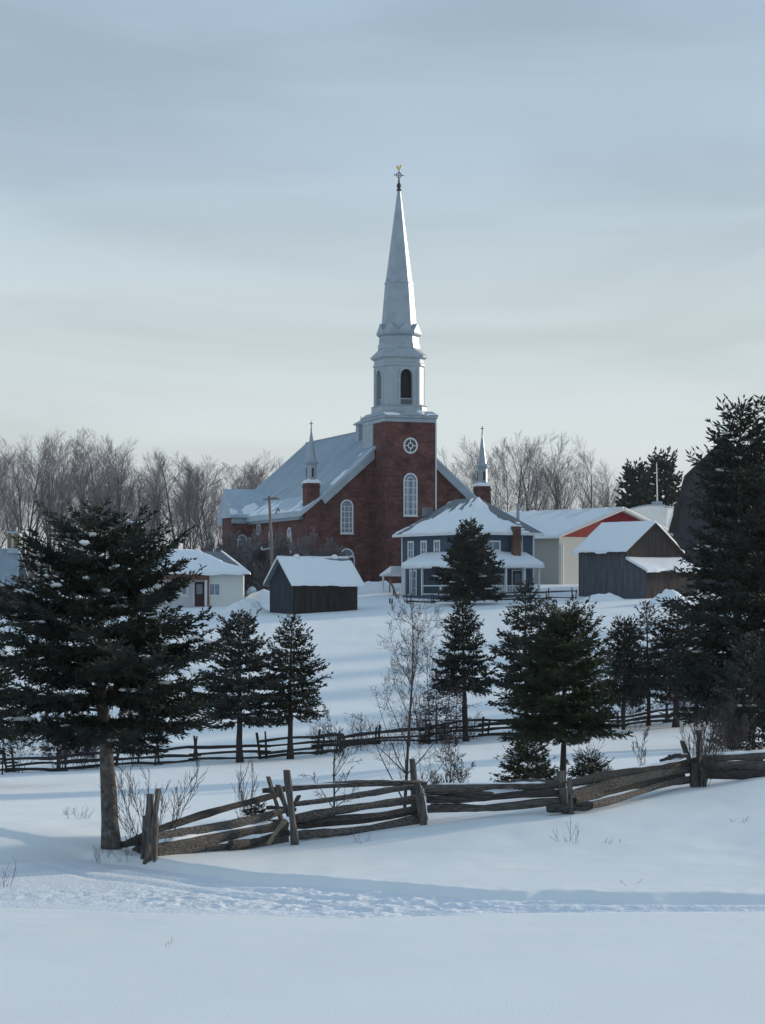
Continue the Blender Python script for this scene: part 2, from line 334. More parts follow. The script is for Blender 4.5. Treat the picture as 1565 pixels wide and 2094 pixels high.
# ------------------------------------------------------------------ church
def octa(r_, z, n=8, cx=0, cy=0, rot=22.5): return [(cx+r_*math.cos(R(rot+360/n*i)), cy+r_*math.sin(R(rot+360/n*i)), z) for i in range(n)]
def chsq(s, m, z, cx=0, cy=0): return [(cx+x, cy+y, z) for x, y in ((s,-m),(s,m),(m,s),(-m,s),(-s,m),(-s,-m),(-m,-s),(m,-s))]
def cross(b, cx, cy, z0, z1, a, t):
    b.box(cx-t, cx+t, cy-t, cy+t, z0, z1); zc = z0+(z1-z0)*.68
    b.box(cx-a, cx-t, cy-t, cy+t, zc-t, zc+t); b.box(cx+t, cx+a, cy-t, cy+t, zc-t, zc+t)
CH = empty('church', (1.6, 191, 4.6), R(20), 'red brick church with tall silver spire and pale metal roof on the hilltop', 'church')
AP, EV, HW_ = 14.7, 6.75, 9.0
MB().prism([(-HW_, -1.5), (HW_, -1.5), (HW_, EV), (0, AP), (-HW_, EV)], 0, 28).build('nave_wall', BRICK, CH)
rb = MB(); sl = (AP-EV)/HW_
for s in (-1, 1):
    pr = [(0, AP+.02), (0, AP+.3), (s*7.6, AP+.3-7.6*sl), (s*9.75, AP+.3-7.6*sl-1.55), (s*9.75, AP-7.6*sl-1.75), (s*7.6, AP+.02-7.6*sl)]
    rb.prism(pr if s > 0 else pr[::-1], -.38, 28.4)
roof = rb.build('nave_roof', CHROOF, CH)
MB().tube((0, -.3, AP+.32), (0, 28.4, AP+.32), .09).build('ridge_cap', METAL, roof)
# standing seams and a slid band of snow on the near slope
b = MB()
for i in range(1, 46):
    y = i*.62
    b.hexa([(-.05, y, AP+.28), (-.05, y+.04, AP+.28), (-7.55, y+.04, AP+.29-7.55*sl), (-7.55, y, AP+.29-7.55*sl)],
           [(-.05, y, AP+.34), (-.05, y+.04, AP+.34), (-7.55, y+.04, AP+.345-7.55*sl), (-7.55, y, AP+.345-7.55*sl)])
b.build('standing_seam', CHROOF, roof)
rz_ = lambda u: AP+.3-abs(u)*sl if abs(u) < 7.6 else AP+.3-7.6*sl-(abs(u)-7.6)*.72
snow_sheet(roof, (-9.7, -.3, rz_(9.7)), (-7.6, -.3, rz_(7.6)), (-7.6, 20, rz_(7.6)), (-9.7, 20, rz_(9.7)), .12, 20, 90, lambda s, t: .14-t*.12-s*.3, 3)
snow_sheet(roof, (-7.6, -.3, rz_(7.6)), (-2.9, -.3, rz_(2.9)), (-2.9, 22, rz_(2.9)), (-7.6, 22, rz_(7.6)), .10, 40, 90, lambda s, t: .02-np.abs(t-.06)*1.6-s*.10, 4)
for s in (-1, 1):
    q = [(s*7.75, AP+.0-7.75*sl), (s*2.6, AP-2.6*sl), (s*2.6, AP-.75-2.6*sl), (s*7.4, AP-.75-7.4*sl)]
    MB().prism(q if s > 0 else q[::-1], -.36, -.005).build('gable_coping', METAL, CH)
for s in (-1, 1):
    x0, x1 = sorted((s*9.02, s*9.5)); MB().box(x0, x1, .9, 17.7 if s < 0 else 28, 6.0, 6.62).build('eave_cornice', METAL, CH)
# tower
TW = empty('tower', (0, 0, 0)); TW.parent = CH; TW.scale = (.945, 1, 1)
MB().box(-2.6, 2.6, -2.8, 3.2, -1.5, 14.9).build('brick_shaft', BRICK, TW)
b = MB(); b.box(-2.68, -2.601, .35, 3.28, 9, 14.9); b.box(2.601, 2.68, .35, 3.28, 9, 14.9); b.box(-2.68, 2.68, 3.201, 3.28, 9, 14.9)
b.build('metal_cladding', METAL, TW)
b = MB(); b.box(2.6, 2.72, -2.86, -2.5, 6.9, 14.9); b.build('downpipe', WHITE, TW)
TY = .2
b = MB()
def sq(hw_, z, hy=None): hy = hy or hw_; return [(-hw_, TY-hy, z), (hw_, TY-hy, z), (hw_, TY+hy, z), (-hw_, TY+hy, z)]
b.loft([sq(2.62, 14.9, 3.02), sq(2.68, 14.92, 3.08), sq(2.68, 15.2, 3.08), sq(2.78, 15.32, 3.2), sq(2.78, 15.5, 3.2), sq(2.86, 15.56, 3.26), sq(2.75, 15.66, 3.15), sq(2.4, 15.95, 2.7)])
b.loft([[(-1.3, -3.1, 15.55), (1.3, -3.1, 15.55), (1.3, -2.0, 15.62), (-1.3, -2.0, 15.62)], [(-.05, -3.1, 16.02), (.05, -3.1, 16.02), (.05, -2.0, 16.05), (-.05, -2.0, 16.05)]])
co = b.build('tower_cornice', METAL, TW)
snow_sheet(co, (-2.82, -3.03, 15.6), (2.82, -3.03, 15.6), (2.4, -2.4, 15.95), (-2.4, -2.4, 15.95), .12, 60, 8, lambda s, t: .25*np.abs(s-.5)-.02, 8, 'ledge_snow')
# round window
rw = MB().prism([(.62*math.cos(2*math.pi*i/28), .62*math.sin(2*math.pi*i/28)) for i in range(28)], -.02, .05).build('round_window', GLASS_D, TW)
rw.location = (0, -2.8, 12.75)
b = MB()
def ring(b, r0, r1, y0, y1, n=28):
    for i in range(n):
        a, c = 2*math.pi*i/n, 2*math.pi*(i+1)/n
        q = [(r1*math.cos(a), y0, r1*math.sin(a)), (r1*math.cos(c), y0, r1*math.sin(c)), (r0*math.cos(c), y0, r0*math.sin(c)), (r0*math.cos(a), y0, r0*math.sin(a))]
        b.hexa(q, [(p[0], y1, p[2]) for p in q])
ring(b, .6, .74, -.08, -.0); ring(b, .2, .29, -.06, -.021)
for a in range(4):
    c, s = math.cos(R(90*a)), math.sin(R(90*a)); p = Vector((-s, 0, c))*.035
    q = [Vector((c, 0, s))*.28+p, Vector((c, 0, s))*.61+p, Vector((c, 0, s))*.61-p, Vector((c, 0, s))*.28-p]
    b.hexa([(v.x, -.055, v.z) for v in q], [(v.x, -.022, v.z) for v in q])
b.build('frame', WHITE, rw)
window(TW, 0, -2.8, 6.3, 1.45, 3.95, True, 3, 5, .13, inner=True)
window(TW, 0, -2.8, 3.35, 1.7, .95, True, 4, 1, .12)
door(TW, 0, -2.8, .3, 1.6, 2.9, RED_DOOR, pane=False)
for s in (-1, 1):
    window(CH, s*5.2, 0, 4.7, 1.25, 3.15, True, 3, 5, .12)
    window(CH, s*5.2, 0, 2.6, 1.35, .75, True, 4, 1, .11, glass=GLASS)
    door(CH, s*5.2, 0, .2, 1.3, 2.3, DOOR_DK, pane=False)
for v in (5.5, 11.5): window(CH, -9.0, v, 2.2, 1.3, 3.2, True, 3, 5, .12, rz=R(-90))
window(CH, -9.0, 15.6, 5.0, 1.3, .95, False, 2, 1, .1, rz=R(-90))
# belfry
BF = empty('belfry', (0, TY, 0)); BF.parent = CH; BF.scale = (.945, .945, 1)
b = MB(); b.loft([chsq(2.55, 1.75, 15.7), chsq(2.5, 1.7, 15.85), chsq(2.35, 1.55, 15.95), chsq(2.33, 1.54, 16.45), chsq(2.4, 1.6, 16.5), chsq(2.2, 1.45, 16.62)])
b.build('pedestal', WHITE_M, BF)
def arch_wall(b, m, z0, z1, ow, zb, zs, y, t):
    pts = arc_pts(ow, zs, 10)[::-1]
    fr = [[(-m, z0), (-ow, z0), (-ow, z1), (-m, z1)], [(ow, z0), (m, z0), (m, z1), (ow, z1)]]
    if zb > z0: fr.append([(-ow, z0), (ow, z0), (ow, zb), (-ow, zb)])
    for i in range(len(pts)-1): fr.append([pts[i], pts[i+1], (pts[i+1][0], z1), (pts[i][0], z1)])
    for q in fr: b.hexa([(p[0], y, p[1]) for p in q], [(p[0], y+t, p[1]) for p in q])
wall = MB()
for k in range(4):
    q = MB(); arch_wall(q, 1.36, 16.6, 20.15, .62, 16.6, 19.3, -2.1, .38)
    for s in (-1, 1):     # pilasters beside the opening
        q.box(s*1.2-.14, s*1.2+.14, -2.17, -2.101, 16.6, 20.05); q.box(s*.76-.09, s*.76+.09, -2.15, -2.102, 16.6, 19.2)
    pa = arc_pts(.86, 19.25, 10); pb = arc_pts(.64, 19.25, 10)
    for i in range(10):
        f4 = [pa[i], pa[i+1], pb[i+1], pb[i]]; q.hexa([(p[0], -2.16, p[1]) for p in f4], [(p[0], -2.103, p[1]) for p in f4])
    q.hexa([(1.36, -2.1, 16.6), (2.1, -1.36, 16.6), (1.8, -1.2, 16.6), (1.2, -1.8, 16.6)], [(1.36, -2.1, 20.15), (2.1, -1.36, 20.15), (1.8, -1.2, 20.15), (1.2, -1.8, 20.15)])
    M = Matrix.Rotation(R(90*k), 3, 'Z'); wall.add([M @ Vector(v) for v in q.v], q.f)
wall.build('arcade_wall', WHITE_M, BF)
b = MB(); b.box(-1.15, 1.15, -1.15, 1.15, 16.65, 20.1); b.build('dark_core', DARK, BF)  # plain dark core added to make the arched openings read as shaded
b = MB()
for k in range(4):
    q = MB(); q.box(-.6, .6, -2.0, -1.93, 17.12, 17.2)
    for i in range(6): q.box(-.5+i*.2-.025, -.5+i*.2+.025, -1.985, -1.94, 16.62, 17.119)
    M = Matrix.Rotation(R(90*k), 3, 'Z'); MB().add([M @ Vector(v) for v in q.v], q.f).build('balustrade', WHITE_M, BF)
b = MB(); b.loft([chsq(2.12, 1.4, 20.15), chsq(2.2, 1.46, 20.25), chsq(2.2, 1.46, 20.42), chsq(2.1, 1.38, 20.5), chsq(2.12, 1.4, 20.85), chsq(2.38, 1.6, 21.0), chsq(2.42, 1.62, 21.2), chsq(2.3, 1.52, 21.28), chsq(1.9, 1.0, 21.75), chsq(1.84, .8, 21.95)])
b.build('cornice', WHITE_M, BF)
# spire
SP = empty('spire', (0, TY, 0)); SP.parent = CH
b = MB(); b.loft([octa(1.96, 21.9), octa(1.96, 22.3), octa(1.86, 22.34), octa(1.84, 23.0), octa(2.05, 23.15), octa(2.12, 23.3), octa(2.1, 23.42), octa(1.72, 23.75)])
dr = b.build('drum', METAL, SP)
b = MB()
for k in range(8):
    q = MB()
    for i in range(16):
        a, c = 2*math.pi*i/16, 2*math.pi*(i+1)/16; rr = lambda t_, s_: (.48*s_*math.cos(t_), -1.74, 22.68+.2*s_*math.sin(t_))
        f4 = [rr(a, 1), rr(c, 1), rr(c, .75), rr(a, .75)]; q.hexa(f4, [(p[0], -1.68, p[2]) for p in f4])
    M = Matrix.Rotation(R(45*k), 3, 'Z'); MB().add([M @ Vector(v) for v in q.v], q.f).build('oval_panel', METAL, dr)
b = MB(); b.loft([octa(1.72, 23.7), octa(1.62, 24.2), octa(1.30, 27.95), octa(1.36, 27.97), octa(1.36, 28.06), octa(1.25, 28.1), octa(.16, 36.6), octa(.12, 36.7)])
b.build('spire_roof', METAL, SP)
for zz, hw_, yy, hh in ((23.45, .78, -1.9, .75), (27.98, .5, -1.26, .5)):
    for k in range(8):
        if zz > 25 and k % 2: continue
        q = MB(); q.prism([(-hw_, 0), (hw_, 0), (0, hh)], yy, yy+.5)
        M = Matrix.Rotation(R(45*k), 3, 'Z'); b = MB(); b.add([M @ (Vector(v)+Vector((0, 0, zz))) for v in q.v], q.f); b.build('spire_gablet', METAL, SP)
b = MB(); b.loft([octa(.13, 36.6), octa(.24, 36.72), octa(.24, 36.8), octa(.12, 36.86), octa(.22, 37.05), octa(.2, 37.25), octa(.09, 37.4), octa(.07, 37.8)])
fin = b.build('finial', DARK, SP, True)
b = MB(); b.box(-.035, .035, -.03, .03, 38.05, 38.95); b.box(-.5, .5, -.03, .03, 38.36, 38.42)
q = MB(); ring(q, .2, .27, -.03, .03, 18); b.add([(x, y, z+38.39) for x, y, z in q.v], q.f)
b.add([(-.42, -.03, 38.3), (-.5, -.03, 38.39), (-.42, -.03, 38.48), (-.42, .03, 38.3), (-.5, .03, 38.39), (-.42, .03, 38.48)], [(0, 1, 2), (5, 4, 3), (0, 3, 4, 1), (1, 4, 5, 2), (2, 5, 3, 0)])
b.build('iron_cross', DARK, SP, loc=(0, 0, -.27))
rp = [(-.26, .1), (-.2, .34), (-.12, .3), (-.08, .18), (.04, .14), (.08, .3), (.14, .42), (.2, .4), (.25, .32), (.19, .3), (.2, .14), (.1, 0), (.02, -.06), (-.1, -.04)]
b = MB().prism([(x, z+39.05) for x, z in rp], -.045, .045); b.build('weathercock', GOLD, SP, loc=(0, 0, -.36))
# corner turrets
for s in (-1, 1):
    T = empty('corner_turret', (s*8.5, .45, 0)); T.parent = CH
    b = MB(); b.box(-.62, .62, -.62, .62, -1.5, 9.3); b.box(-.68, .68, -.68, .68, 8.9, 9.05); b.build('brick_pier', BRICK, T)
    b = MB(); b.box(-.72, .72, -.72, .72, 9.3, 9.42); b.loft([[(-.7, -.7, 9.42), (.7, -.7, 9.42), (.7, .7, 9.42), (-.7, .7, 9.42)], [(-.42, -.42, 9.7), (.42, -.42, 9.7), (.42, .42, 9.7), (-.42, .42, 9.7)]])
    b.build('pier_cap', SNOW_R, T, False)
    b = MB()
    b.loft([octa(.56, 9.6), octa(.56, 9.75), octa(.5, 9.77), octa(.5, 10.95), octa(.58, 11.0), octa(.66, 11.15), octa(.68, 11.25), octa(.46, 11.45)]); lan = b.build('lantern', METAL, T)
    b = MB()
    for k in range(8):
        if k % 2: continue
        q = MB().prism([(-.1, 9.85), (.1, 9.85)]+arc_pts(.1, 10.62, 6), -.475, -.455)
        M = Matrix.Rotation(R(45*k), 3, 'Z'); MB().add([M @ Vector(v) for v in q.v], q.f).build('niche', DARK, lan)
    b = MB(); b.loft([octa(.44, 11.4), octa(.36, 12.0), octa(.05, 14.2), octa(.09, 14.22), octa(.09, 14.3), octa(.03, 14.34)]); b.build('spirelet', METAL, T)
    b = MB(); cross(b, 0, 0, 14.3, 15.0, .17, .03); b.build('iron_cross', DARK, T)
b = MB(); b.box(-1.4, -.6, 7.6, 8.4, 13.2, 15.4); b.loft([[(-1.6, 7.4, 15.4), (-.4, 7.4, 15.4), (-.4, 8.6, 15.4), (-1.6, 8.6, 15.4)], [(-1.6, 7.4, 15.52), (-.4, 7.4, 15.52), (-.4, 8.6, 15.52), (-1.6, 8.6, 15.52)], [(-1.1, 7.9, 15.85), (-.9, 7.9, 15.85), (-.9, 8.1, 15.85), (-1.1, 8.1, 15.85)]])
b.tube((-1, 8, 15.8), (-1, 8, 16.25), .05); b.build('roof_ventilator', METAL, CH)
# side wing
MB().prism([(-11.1, -1.5), (-9.001, -1.5), (-9.001, 6.7), (-11.1, 6.7)], 17.7, 21.5).build('wing_wall', BRICK, CH)
b = MB(); e0, e1, rg = 17.2, 22.0, 19.6
A = [(-11.5, e0, 6.9), (-8.6, e0, 6.9), (-5.7, rg, 9.6), (-11.45, rg, 9.6), (-11.5, e1, 6.9), (-8.6, e1, 6.9)]
b.add(A+[(x, y, z-.25) for x, y, z in A], [(0, 1, 2, 3), (4, 3, 2, 5), (0, 3, 4), (6, 10, 9), (0, 6, 7, 1), (4, 5, 11, 10), (0, 4, 10, 6), (1, 7, 8, 2), (2, 8, 11, 5)])
wr = b.build('wing_roof', CHROOF, CH)
snow_sheet(wr, (-11.4, e0+.1, 7.03), (-8.7, e0+.1, 7.03), (-7.4, 18.6, 8.5), (-11.4, 18.6, 8.5), .12, 30, 20, lambda s, t: .16-t*.42+.2*np.cos(s*9), 11)
MB().box(-11.2, -9.6, 17.45, 17.69, 6.1, 6.62).build('wing_cornice', METAL, CH)
window(CH, -10.1, 17.7, 2.4, 1.0, 2.6, True, 2, 4, .1)

# ------------------------------------------------------------------ slate blue house
def hip_roof(b, x0, x1, y0, y1, ze, zr, th=.18, inset=None):
    w_ = (x1-x0)/2; xm = (x0+x1)/2; i_ = inset or w_
    A = [(x0, y0, ze), (x1, y0, ze), (x1, y1, ze), (x0, y1, ze), (xm, y0+i_, zr), (xm, y1-i_, zr)]
    B = [(x, y, z-th) for x, y, z in A[:4]]
    b.add(A+B, [(0, 1, 4), (1, 2, 5, 4), (2, 3, 5), (3, 0, 4, 5), (6, 9, 8, 7), (0, 6, 7, 1), (1, 7, 8, 2), (2, 8, 9, 3), (3, 9, 6, 0)])
BH = empty('blue_house', (6.75, 165, 3.35), R(30), 'two storey slate blue house with snowy hip roof and wraparound porch', 'house')
HWX, HLY, HT, PZ = 6.5, 10.2, 5.4, 2.75
MB().box(0, HWX, 0, HLY, -1.5, HT).build('house_wall', BLUE, BH)
b = MB(); hip_roof(b, -.55, HWX+.55, -.55, HLY+.55, HT+.05, HT+3.0); ro = b.build('hip_roof', SHINGLE, BH)
E = (-.5, -.5, HT+.06); apx = (HWX/2, HWX/2, HT+2.98); a2 = (HWX/2, HLY-HWX/2, HT+2.98)
snow_sheet(ro, (-.56, HLY+.5, HT+.08), (-.56, -.56, HT+.08), tuple(apx), tuple(a2), .11, 70, 34, lambda s, t: .42-t*.55-np.maximum(0, .35-s)*1.2+np.maximum(0, s-.6)*.8, 21)
snow_sheet(ro, (-.56, -.56, HT+.08), (HWX+.56, -.56, HT+.08), (apx[0]+.05, apx[1], apx[2]), tuple(apx), .11, 60, 34, lambda s, t: .52-s*.78, 22)
b = MB(); b.box(-.62, HWX+.62, -.62, -.57, HT-.16, HT+.06); b.box(-.62, -.57, -.57, HLY+.6, HT-.16, HT+.06); b.build('fascia', WHITE, ro)
b = MB(); b.box(1.2, 1.9, 8.3, 8.9, HT+1.6, HT+2.35); b.build('roof_vent', SHINGLE, ro)
b = MB()
for x, y in ((-.04, -.04), (HWX-.1, -.04), (-.04, HLY-.1)): b.box(x, x+.14, y, y+.14, -1, HT-.17)
b.build('corner_board', WHITE, BH)
b = MB(); b.tube((HWX-1.2, -.12, -.8), (HWX-1.2, -.12, HT-.2), .05); b.build('downpipe', WHITE, BH)
for y in (8.7, 6.6, 4.5): window(BH, 0, y, 3.35, 1.0, 1.55, False, 2, 2, .16, rz=R(-90))
window(BH, 0, 8.3, .2, 1.2, 2.3, False, 2, 3, .16, rz=R(-90))
window(BH, 2.5, 0, 3.95, 1.5, .85, False, 2, 1, .13); window(BH, 4.95, 0, 3.3, .8, 1.5, False, 1, 1, .14)
window(BH, 2.9, 0, .8, 1.6, 1.3, False, 4, 2, .12)
door(BH, 4.9, 0, .35, .95, 2.0, DARK)
b = MB(); b.box(4.05, 4.75, -.75, -.35, PZ+.45, HT+.55); b.build('brick_chimney', BRICK_S, BH)
b = MB(); b.box(4.0, 4.8, -.8, -.3, HT+.551, HT+.66); b.build('chimney_snow', SNOW_R, BH)
b = MB(); b.tube((5.9, 1.4, HT+.3), (5.9, 1.4, HT+2.35), .13, n=10); b.tube((5.9, 1.4, HT+2.36), (5.9, 1.4, HT+2.5), .2, n=10); b.build('flue_pipe', METAL, BH)
PO = empty('porch', (0, 0, 0)); PO.parent = BH
b = MB(); PZ = 2.75; o_ = 2.0
A = [(-o_, -o_, PZ), (6.1, -o_, PZ), (6.1, -.01, PZ+.02), (5.6, -.01, PZ+.95), (-.01, -.01, PZ+.95), (-.01, 6.4, PZ+.95), (-.01, 7.0, PZ+.02), (-o_, 7.0, PZ)]
b.add(A+[(x, y, PZ-.2) for x, y, z in A], [(0, 1, 3, 4), (1, 2, 3), (0, 4, 5, 7), (7, 5, 6), (8, 15, 14, 13, 12, 11, 10, 9), (0, 8, 9, 1), (1, 9, 10, 2), (7, 15, 8, 0), (6, 14, 15, 7)])
pr_ = b.build('porch_roof', WHITE, PO)
snow_sheet(pr_, (-o_-.05, -o_-.05, PZ+.01), (6.2, -o_-.05, PZ+.01), (5.6, -.02, PZ+.95), (-.02, -.02, PZ+.95), .24, 50, 16, None, 31)
snow_sheet(pr_, (-o_-.05, 7.05, PZ+.01), (-o_-.05, -o_-.05, PZ+.01), (-.02, -.02, PZ+.95), (-.02, 6.4, PZ+.95), .24, 50, 16, None, 32)
for x, y in ((-1.8, -1.8), (.5, -1.8), (2.6, -1.8), (4.4, -1.8), (5.8, -1.8), (-1.8, 1.0), (-1.8, 3.9), (-1.8, 6.7)):
    MB().box(x-.07, x+.07, y-.07, y+.07, -1, PZ-.2).build('porch_post', WHITE, PO)
for i, (x0, x1) in enumerate(((-1.7, .4), (.6, 2.5), (2.7, 4.3), (4.5, 5.7))):
    b = MB(); b.box(x0, x1, -1.83, -1.77, 1.1, 1.18); b.box(x0, x1, -1.83, -1.77, .42, .5)
    n = int((x1-x0)/.14)
    for k in range(n): xx = x0+(k+.5)*(x1-x0)/n; b.box(xx-.025, xx+.025, -1.82, -1.78, .5, 1.1)
    b.build('railing', WHITE, PO)
for y0, y1 in ((-1.7, .9), (1.1, 3.8)):
    b = MB(); b.box(-1.83, -1.77, y0, y1, 1.1, 1.18); b.box(-1.83, -1.77, y0, y1, .42, .5); b.build('railing', WHITE, PO)
b = MB(); b.box(-1.9, 5.9, -1.9, -.01, -.8, .36); b.box(-1.9, -.01, 0, 6.9, -.8, .36); b.build('porch_floor', BLUE, PO)
b = MB(); b.box(-2, 1.0, 6.95, 7.02, .0, .1); b.box(-1.85, -1.72, 6.85, 6.98, -.9, 2.5); b.box(-1.0, -.87, 6.85, 6.98, -.9, 2.5); b.build('trellis', WHITE, PO)
CN = empty('canopy', (0, 0, 0)); CN.parent = BH
b = MB(); b.hexa([(-1.1, HLY+.01, 2.3), (1.5, HLY+.01, 2.3), (1.5, HLY+1.9, 1.95), (-1.1, HLY+1.9, 1.95)], [(-1.1, HLY+.01, 2.8), (1.5, HLY+.01, 2.8), (1.5, HLY+1.9, 2.1), (-1.1, HLY+1.9, 2.1)]); b.build('canopy_roof', SNOW_R, CN)
b = MB(); b.box(-1.0, -.88, HLY+1.5, HLY+1.62, -1, 2.0); b.build('canopy_post', WHITE, CN)

# ------------------------------------------------------------------ gabled buildings
def gable_roof(b, w_, y0, y1, ze, zr, ov=.4, th=.16):       # ridge along y at x = w_/2, eaves at x = -ov and w_+ov
    s = (zr-ze)/(w_/2)
    b.prism([(-ov, ze-ov*s), (w_/2, zr), (w_+ov, ze-ov*s), (w_+ov, ze-ov*s+th), (w_/2, zr+th*1.3), (-ov, ze-ov*s+th)], y0, y1)
# cream garage with red gable
GA = empty('garage', (15.85, 184, 4.4), R(38), 'cream sided garage with red gable and snowy roof behind the grey barn', 'garage')
gw, gh, gr = 15.2, 4.5, 7.0
MB().prism([(0, -1.2), (gw, -1.2), (gw, gh), (0, gh)], 0, 15).build('garage_wall', CREAM, GA)
b = MB(); b.box(-.03, -.001, .1, 15, -1.2, gh-.15); b.build('shaded_side', SHADEWALL, GA)  # thin sheet that puts the left wall's shade into a darker colour
MB().prism([(.0, gh+.001), (gw, gh+.001), (gw/2, gr-.05)], -.02, 14.9).build('red_gable', RED, GA)
b = MB(); gable_roof(b, gw, -.5, 15.4, gh+.02, gr, .6); gro = b.build('garage_roof', WHITE, GA)
s = (gr-gh)/(gw/2)
snow_sheet(gro, (-.6, 15.4, gh-.6*s+.2), (-.6, -.5, gh-.6*s+.2), (gw/2, -.5, gr+.2), (gw/2, 15.4, gr+.2), .16, 60, 40, lambda s_, t: .45-t*.35-(1-s_)*.15, 41)
snow_sheet(gro, (gw+.6, -.5, gh-.6*s+.2), (gw+.6, 15.4, gh-.6*s+.2), (gw/2, 15.4, gr+.2), (gw/2, -.5, gr+.2), .16, 40, 30, None, 42)
b = MB(); b.tube((.05, -.3, gh-.35), (.35, -.08, gh-.7), .06); b.tube((.35, -.08, gh-.7), (.35, -.08, -.5), .06); b.build('downpipe', WHITE, GA)
# grey weathered barn with lean-to
BN = empty('grey_barn', (18.8, 158, 3.55), R(35), 'blue grey weathered plank barn with brown gable and snow covered lean-to', 'barn')
bw, bl, bh, br_ = 5.4, 5.7, 3.7, 5.75
b = MB(); b.box(0, .12, 0, bl, -1.2, bh); b.build('side_wall', BARNW, BN)
b = MB(); b.prism([(.12, -1.2), (bw, -1.2), (bw, bh), (bw/2, br_), (.12, bh+.1)], .0, .12); b.build('gable_wall', BARNB, BN)
b = MB(); b.box(bw-.12, bw, .12, bl, -1.2, bh); b.prism([(.12, -1.2), (bw-.12, -1.2), (bw-.12, bh), (bw/2, br_-.1), (.12, bh)], bl-.12, bl); b.build('rear_wall', BARNW, BN)
b = MB(); gable_roof(b, bw, -.3, bl+.3, bh, br_, .35, .1); ro = b.build('barn_roof', BARNB, BN); s = (br_-bh)/(bw/2)
snow_sheet(ro, (-.36, bl+.3, bh-.35*s+.11), (-.36, -.3, bh-.35*s+.11), (bw/2, -.3, br_+.13), (bw/2, bl+.3, br_+.13), .14, 40, 30, None, 51)
snow_sheet(ro, (bw+.35, -.3, bh-.35*s+.11), (bw+.35, bl+.3, bh-.35*s+.11), (bw/2, bl+.3, br_+.13), (bw/2, -.3, br_+.13), .12, 40, 30, lambda s_, t: .2-t*.3, 52)
LT = empty('lean_to', (0, 0, 0)); LT.parent = BN
b = MB(); b.hexa([(0, -2.1, -1.2), (.1, -2.1, -1.2), (.1, -.001, -1.2), (0, -.001, -1.2)], [(0, -2.1, 2.05), (.1, -2.1, 2.05), (.1, -.001, 2.9), (0, -.001, 2.9)]); b.build('side_wall', BARNW, LT)
b = MB(); b.box(.1, bw, -2.1, -2.0, -1.2, 2.0); b.build('front_wall', BARNB, LT)
b = MB(); b.hexa([(-.15, -2.35, 1.95), (bw+.2, -2.35, 1.95), (bw+.2, -.002, 2.9), (-.15, -.002, 2.9)], [(-.15, -2.35, 2.05), (bw+.2, -2.35, 2.05), (bw+.2, -.002, 3.0), (-.15, -.002, 3.0)]); lr = b.build('lean_to_roof', BARNB, LT)
snow_sheet(lr, (-.15, -2.36, 2.06), (bw+.2, -2.36, 2.06), (bw+.2, -.01, 3.01), (-.15, -.01, 3.01), .16, 40, 14, None, 53)
# tall gambrel barn
GB = empty('gambrel_barn', W(1368, 1200, 172), R(-12), 'tall dark gambrel roofed barn half hidden behind the big spruces', 'barn'); s = 172/F
xk = lambda p: (p-1368)*s
zk = lambda y: (1200-y)*s
gam = [(xk(1372), zk(1086)), (xk(1400), zk(974)), (xk(1482), zk(896)), (xk(1564), zk(974)), (xk(1592), zk(1086))]
MB().prism([(gam[0][0]+.15, -2), (gam[4][0]-.15, -2), (gam[4][0]-.2, gam[4][1]), (gam[3][0]-.2, gam[3][1]), (gam[2][0], gam[2][1]-.2), (gam[1][0]+.2, gam[1][1]), (gam[0][0]+.2, gam[0][1])], 0, 14).build('barn_wall', BIGBARN, GB)
inn = [(gam[4][0]-.18, gam[4][1]-.1), (gam[3][0]-.18, gam[3][1]-.1), (gam[2][0], gam[2][1]-.22), (gam[1][0]+.18, gam[1][1]-.1), (gam[0][0]+.18, gam[0][1]-.1)]
b = MB(); b.prism([(gam[0][0]-.2, gam[0][1]-.1)]+gam[1:4]+[(gam[4][0]+.2, gam[4][1]-.1)]+inn, -.45, 14.4); b.build('gambrel_roof', BARK_D, GB)
# black plank shed
SH = empty('plank_shed', W(600, 1254, 150), R(33), 'black plank shed with steep snow covered roof in front of the church', 'shed')
sl_, sw_, sh_, sr_ = 5.55, 3.45, 2.3, 3.95
b = MB(); b.box(0, sl_, 0, .1, -1.2, sh_); b.box(0, sl_, sw_-.1, sw_, -1.2, sh_); b.build('long_wall', plank_mat('brown_black_planks', (.026, .022, .022), .8, 7), SH)
for x in (-.001, sl_-.1):
    b = MB(); b.add([(x, 0, -1.2), (x, sw_, -1.2), (x, sw_, sh_), (x, sw_/2, sr_), (x, 0, sh_)]+[(x+.1, 0, -1.2), (x+.1, sw_, -1.2), (x+.1, sw_, sh_), (x+.1, sw_/2, sr_), (x+.1, 0, sh_)], [(0, 1, 2, 3, 4), (9, 8, 7, 6, 5)]+[(i, (i+1) % 5, 5+(i+1) % 5, 5+i) for i in range(5)])
    b.build('gable_wall', BLUEBLACK, SH)
b = MB(); s = (sr_-sh_)/(sw_/2); th = .1
for sg in (0, 1):
    ya = -.3 if sg == 0 else sw_+.3; za = sh_-.3*s+.02
    b.hexa([(-.35, ya, za), (sl_+.35, ya, za), (sl_+.35, sw_/2, sr_+.02), (-.35, sw_/2, sr_+.02)], [(-.35, ya, za+th), (sl_+.35, ya, za+th), (sl_+.35, sw_/2, sr_+.02+th), (-.35, sw_/2, sr_+.02+th)])
ro = b.build('shed_roof', SHINGLE, SH)
snow_sheet(ro, (-.36, -.36, sh_-.36*s+.11), (sl_+.36, -.36, sh_-.36*s+.11), (sl_+.36, sw_/2, sr_+.13), (-.36, sw_/2, sr_+.13), .12, 60, 30, lambda s_, t: .55-np.maximum(0, t-.78)*3.2*(.3+s_), 61)
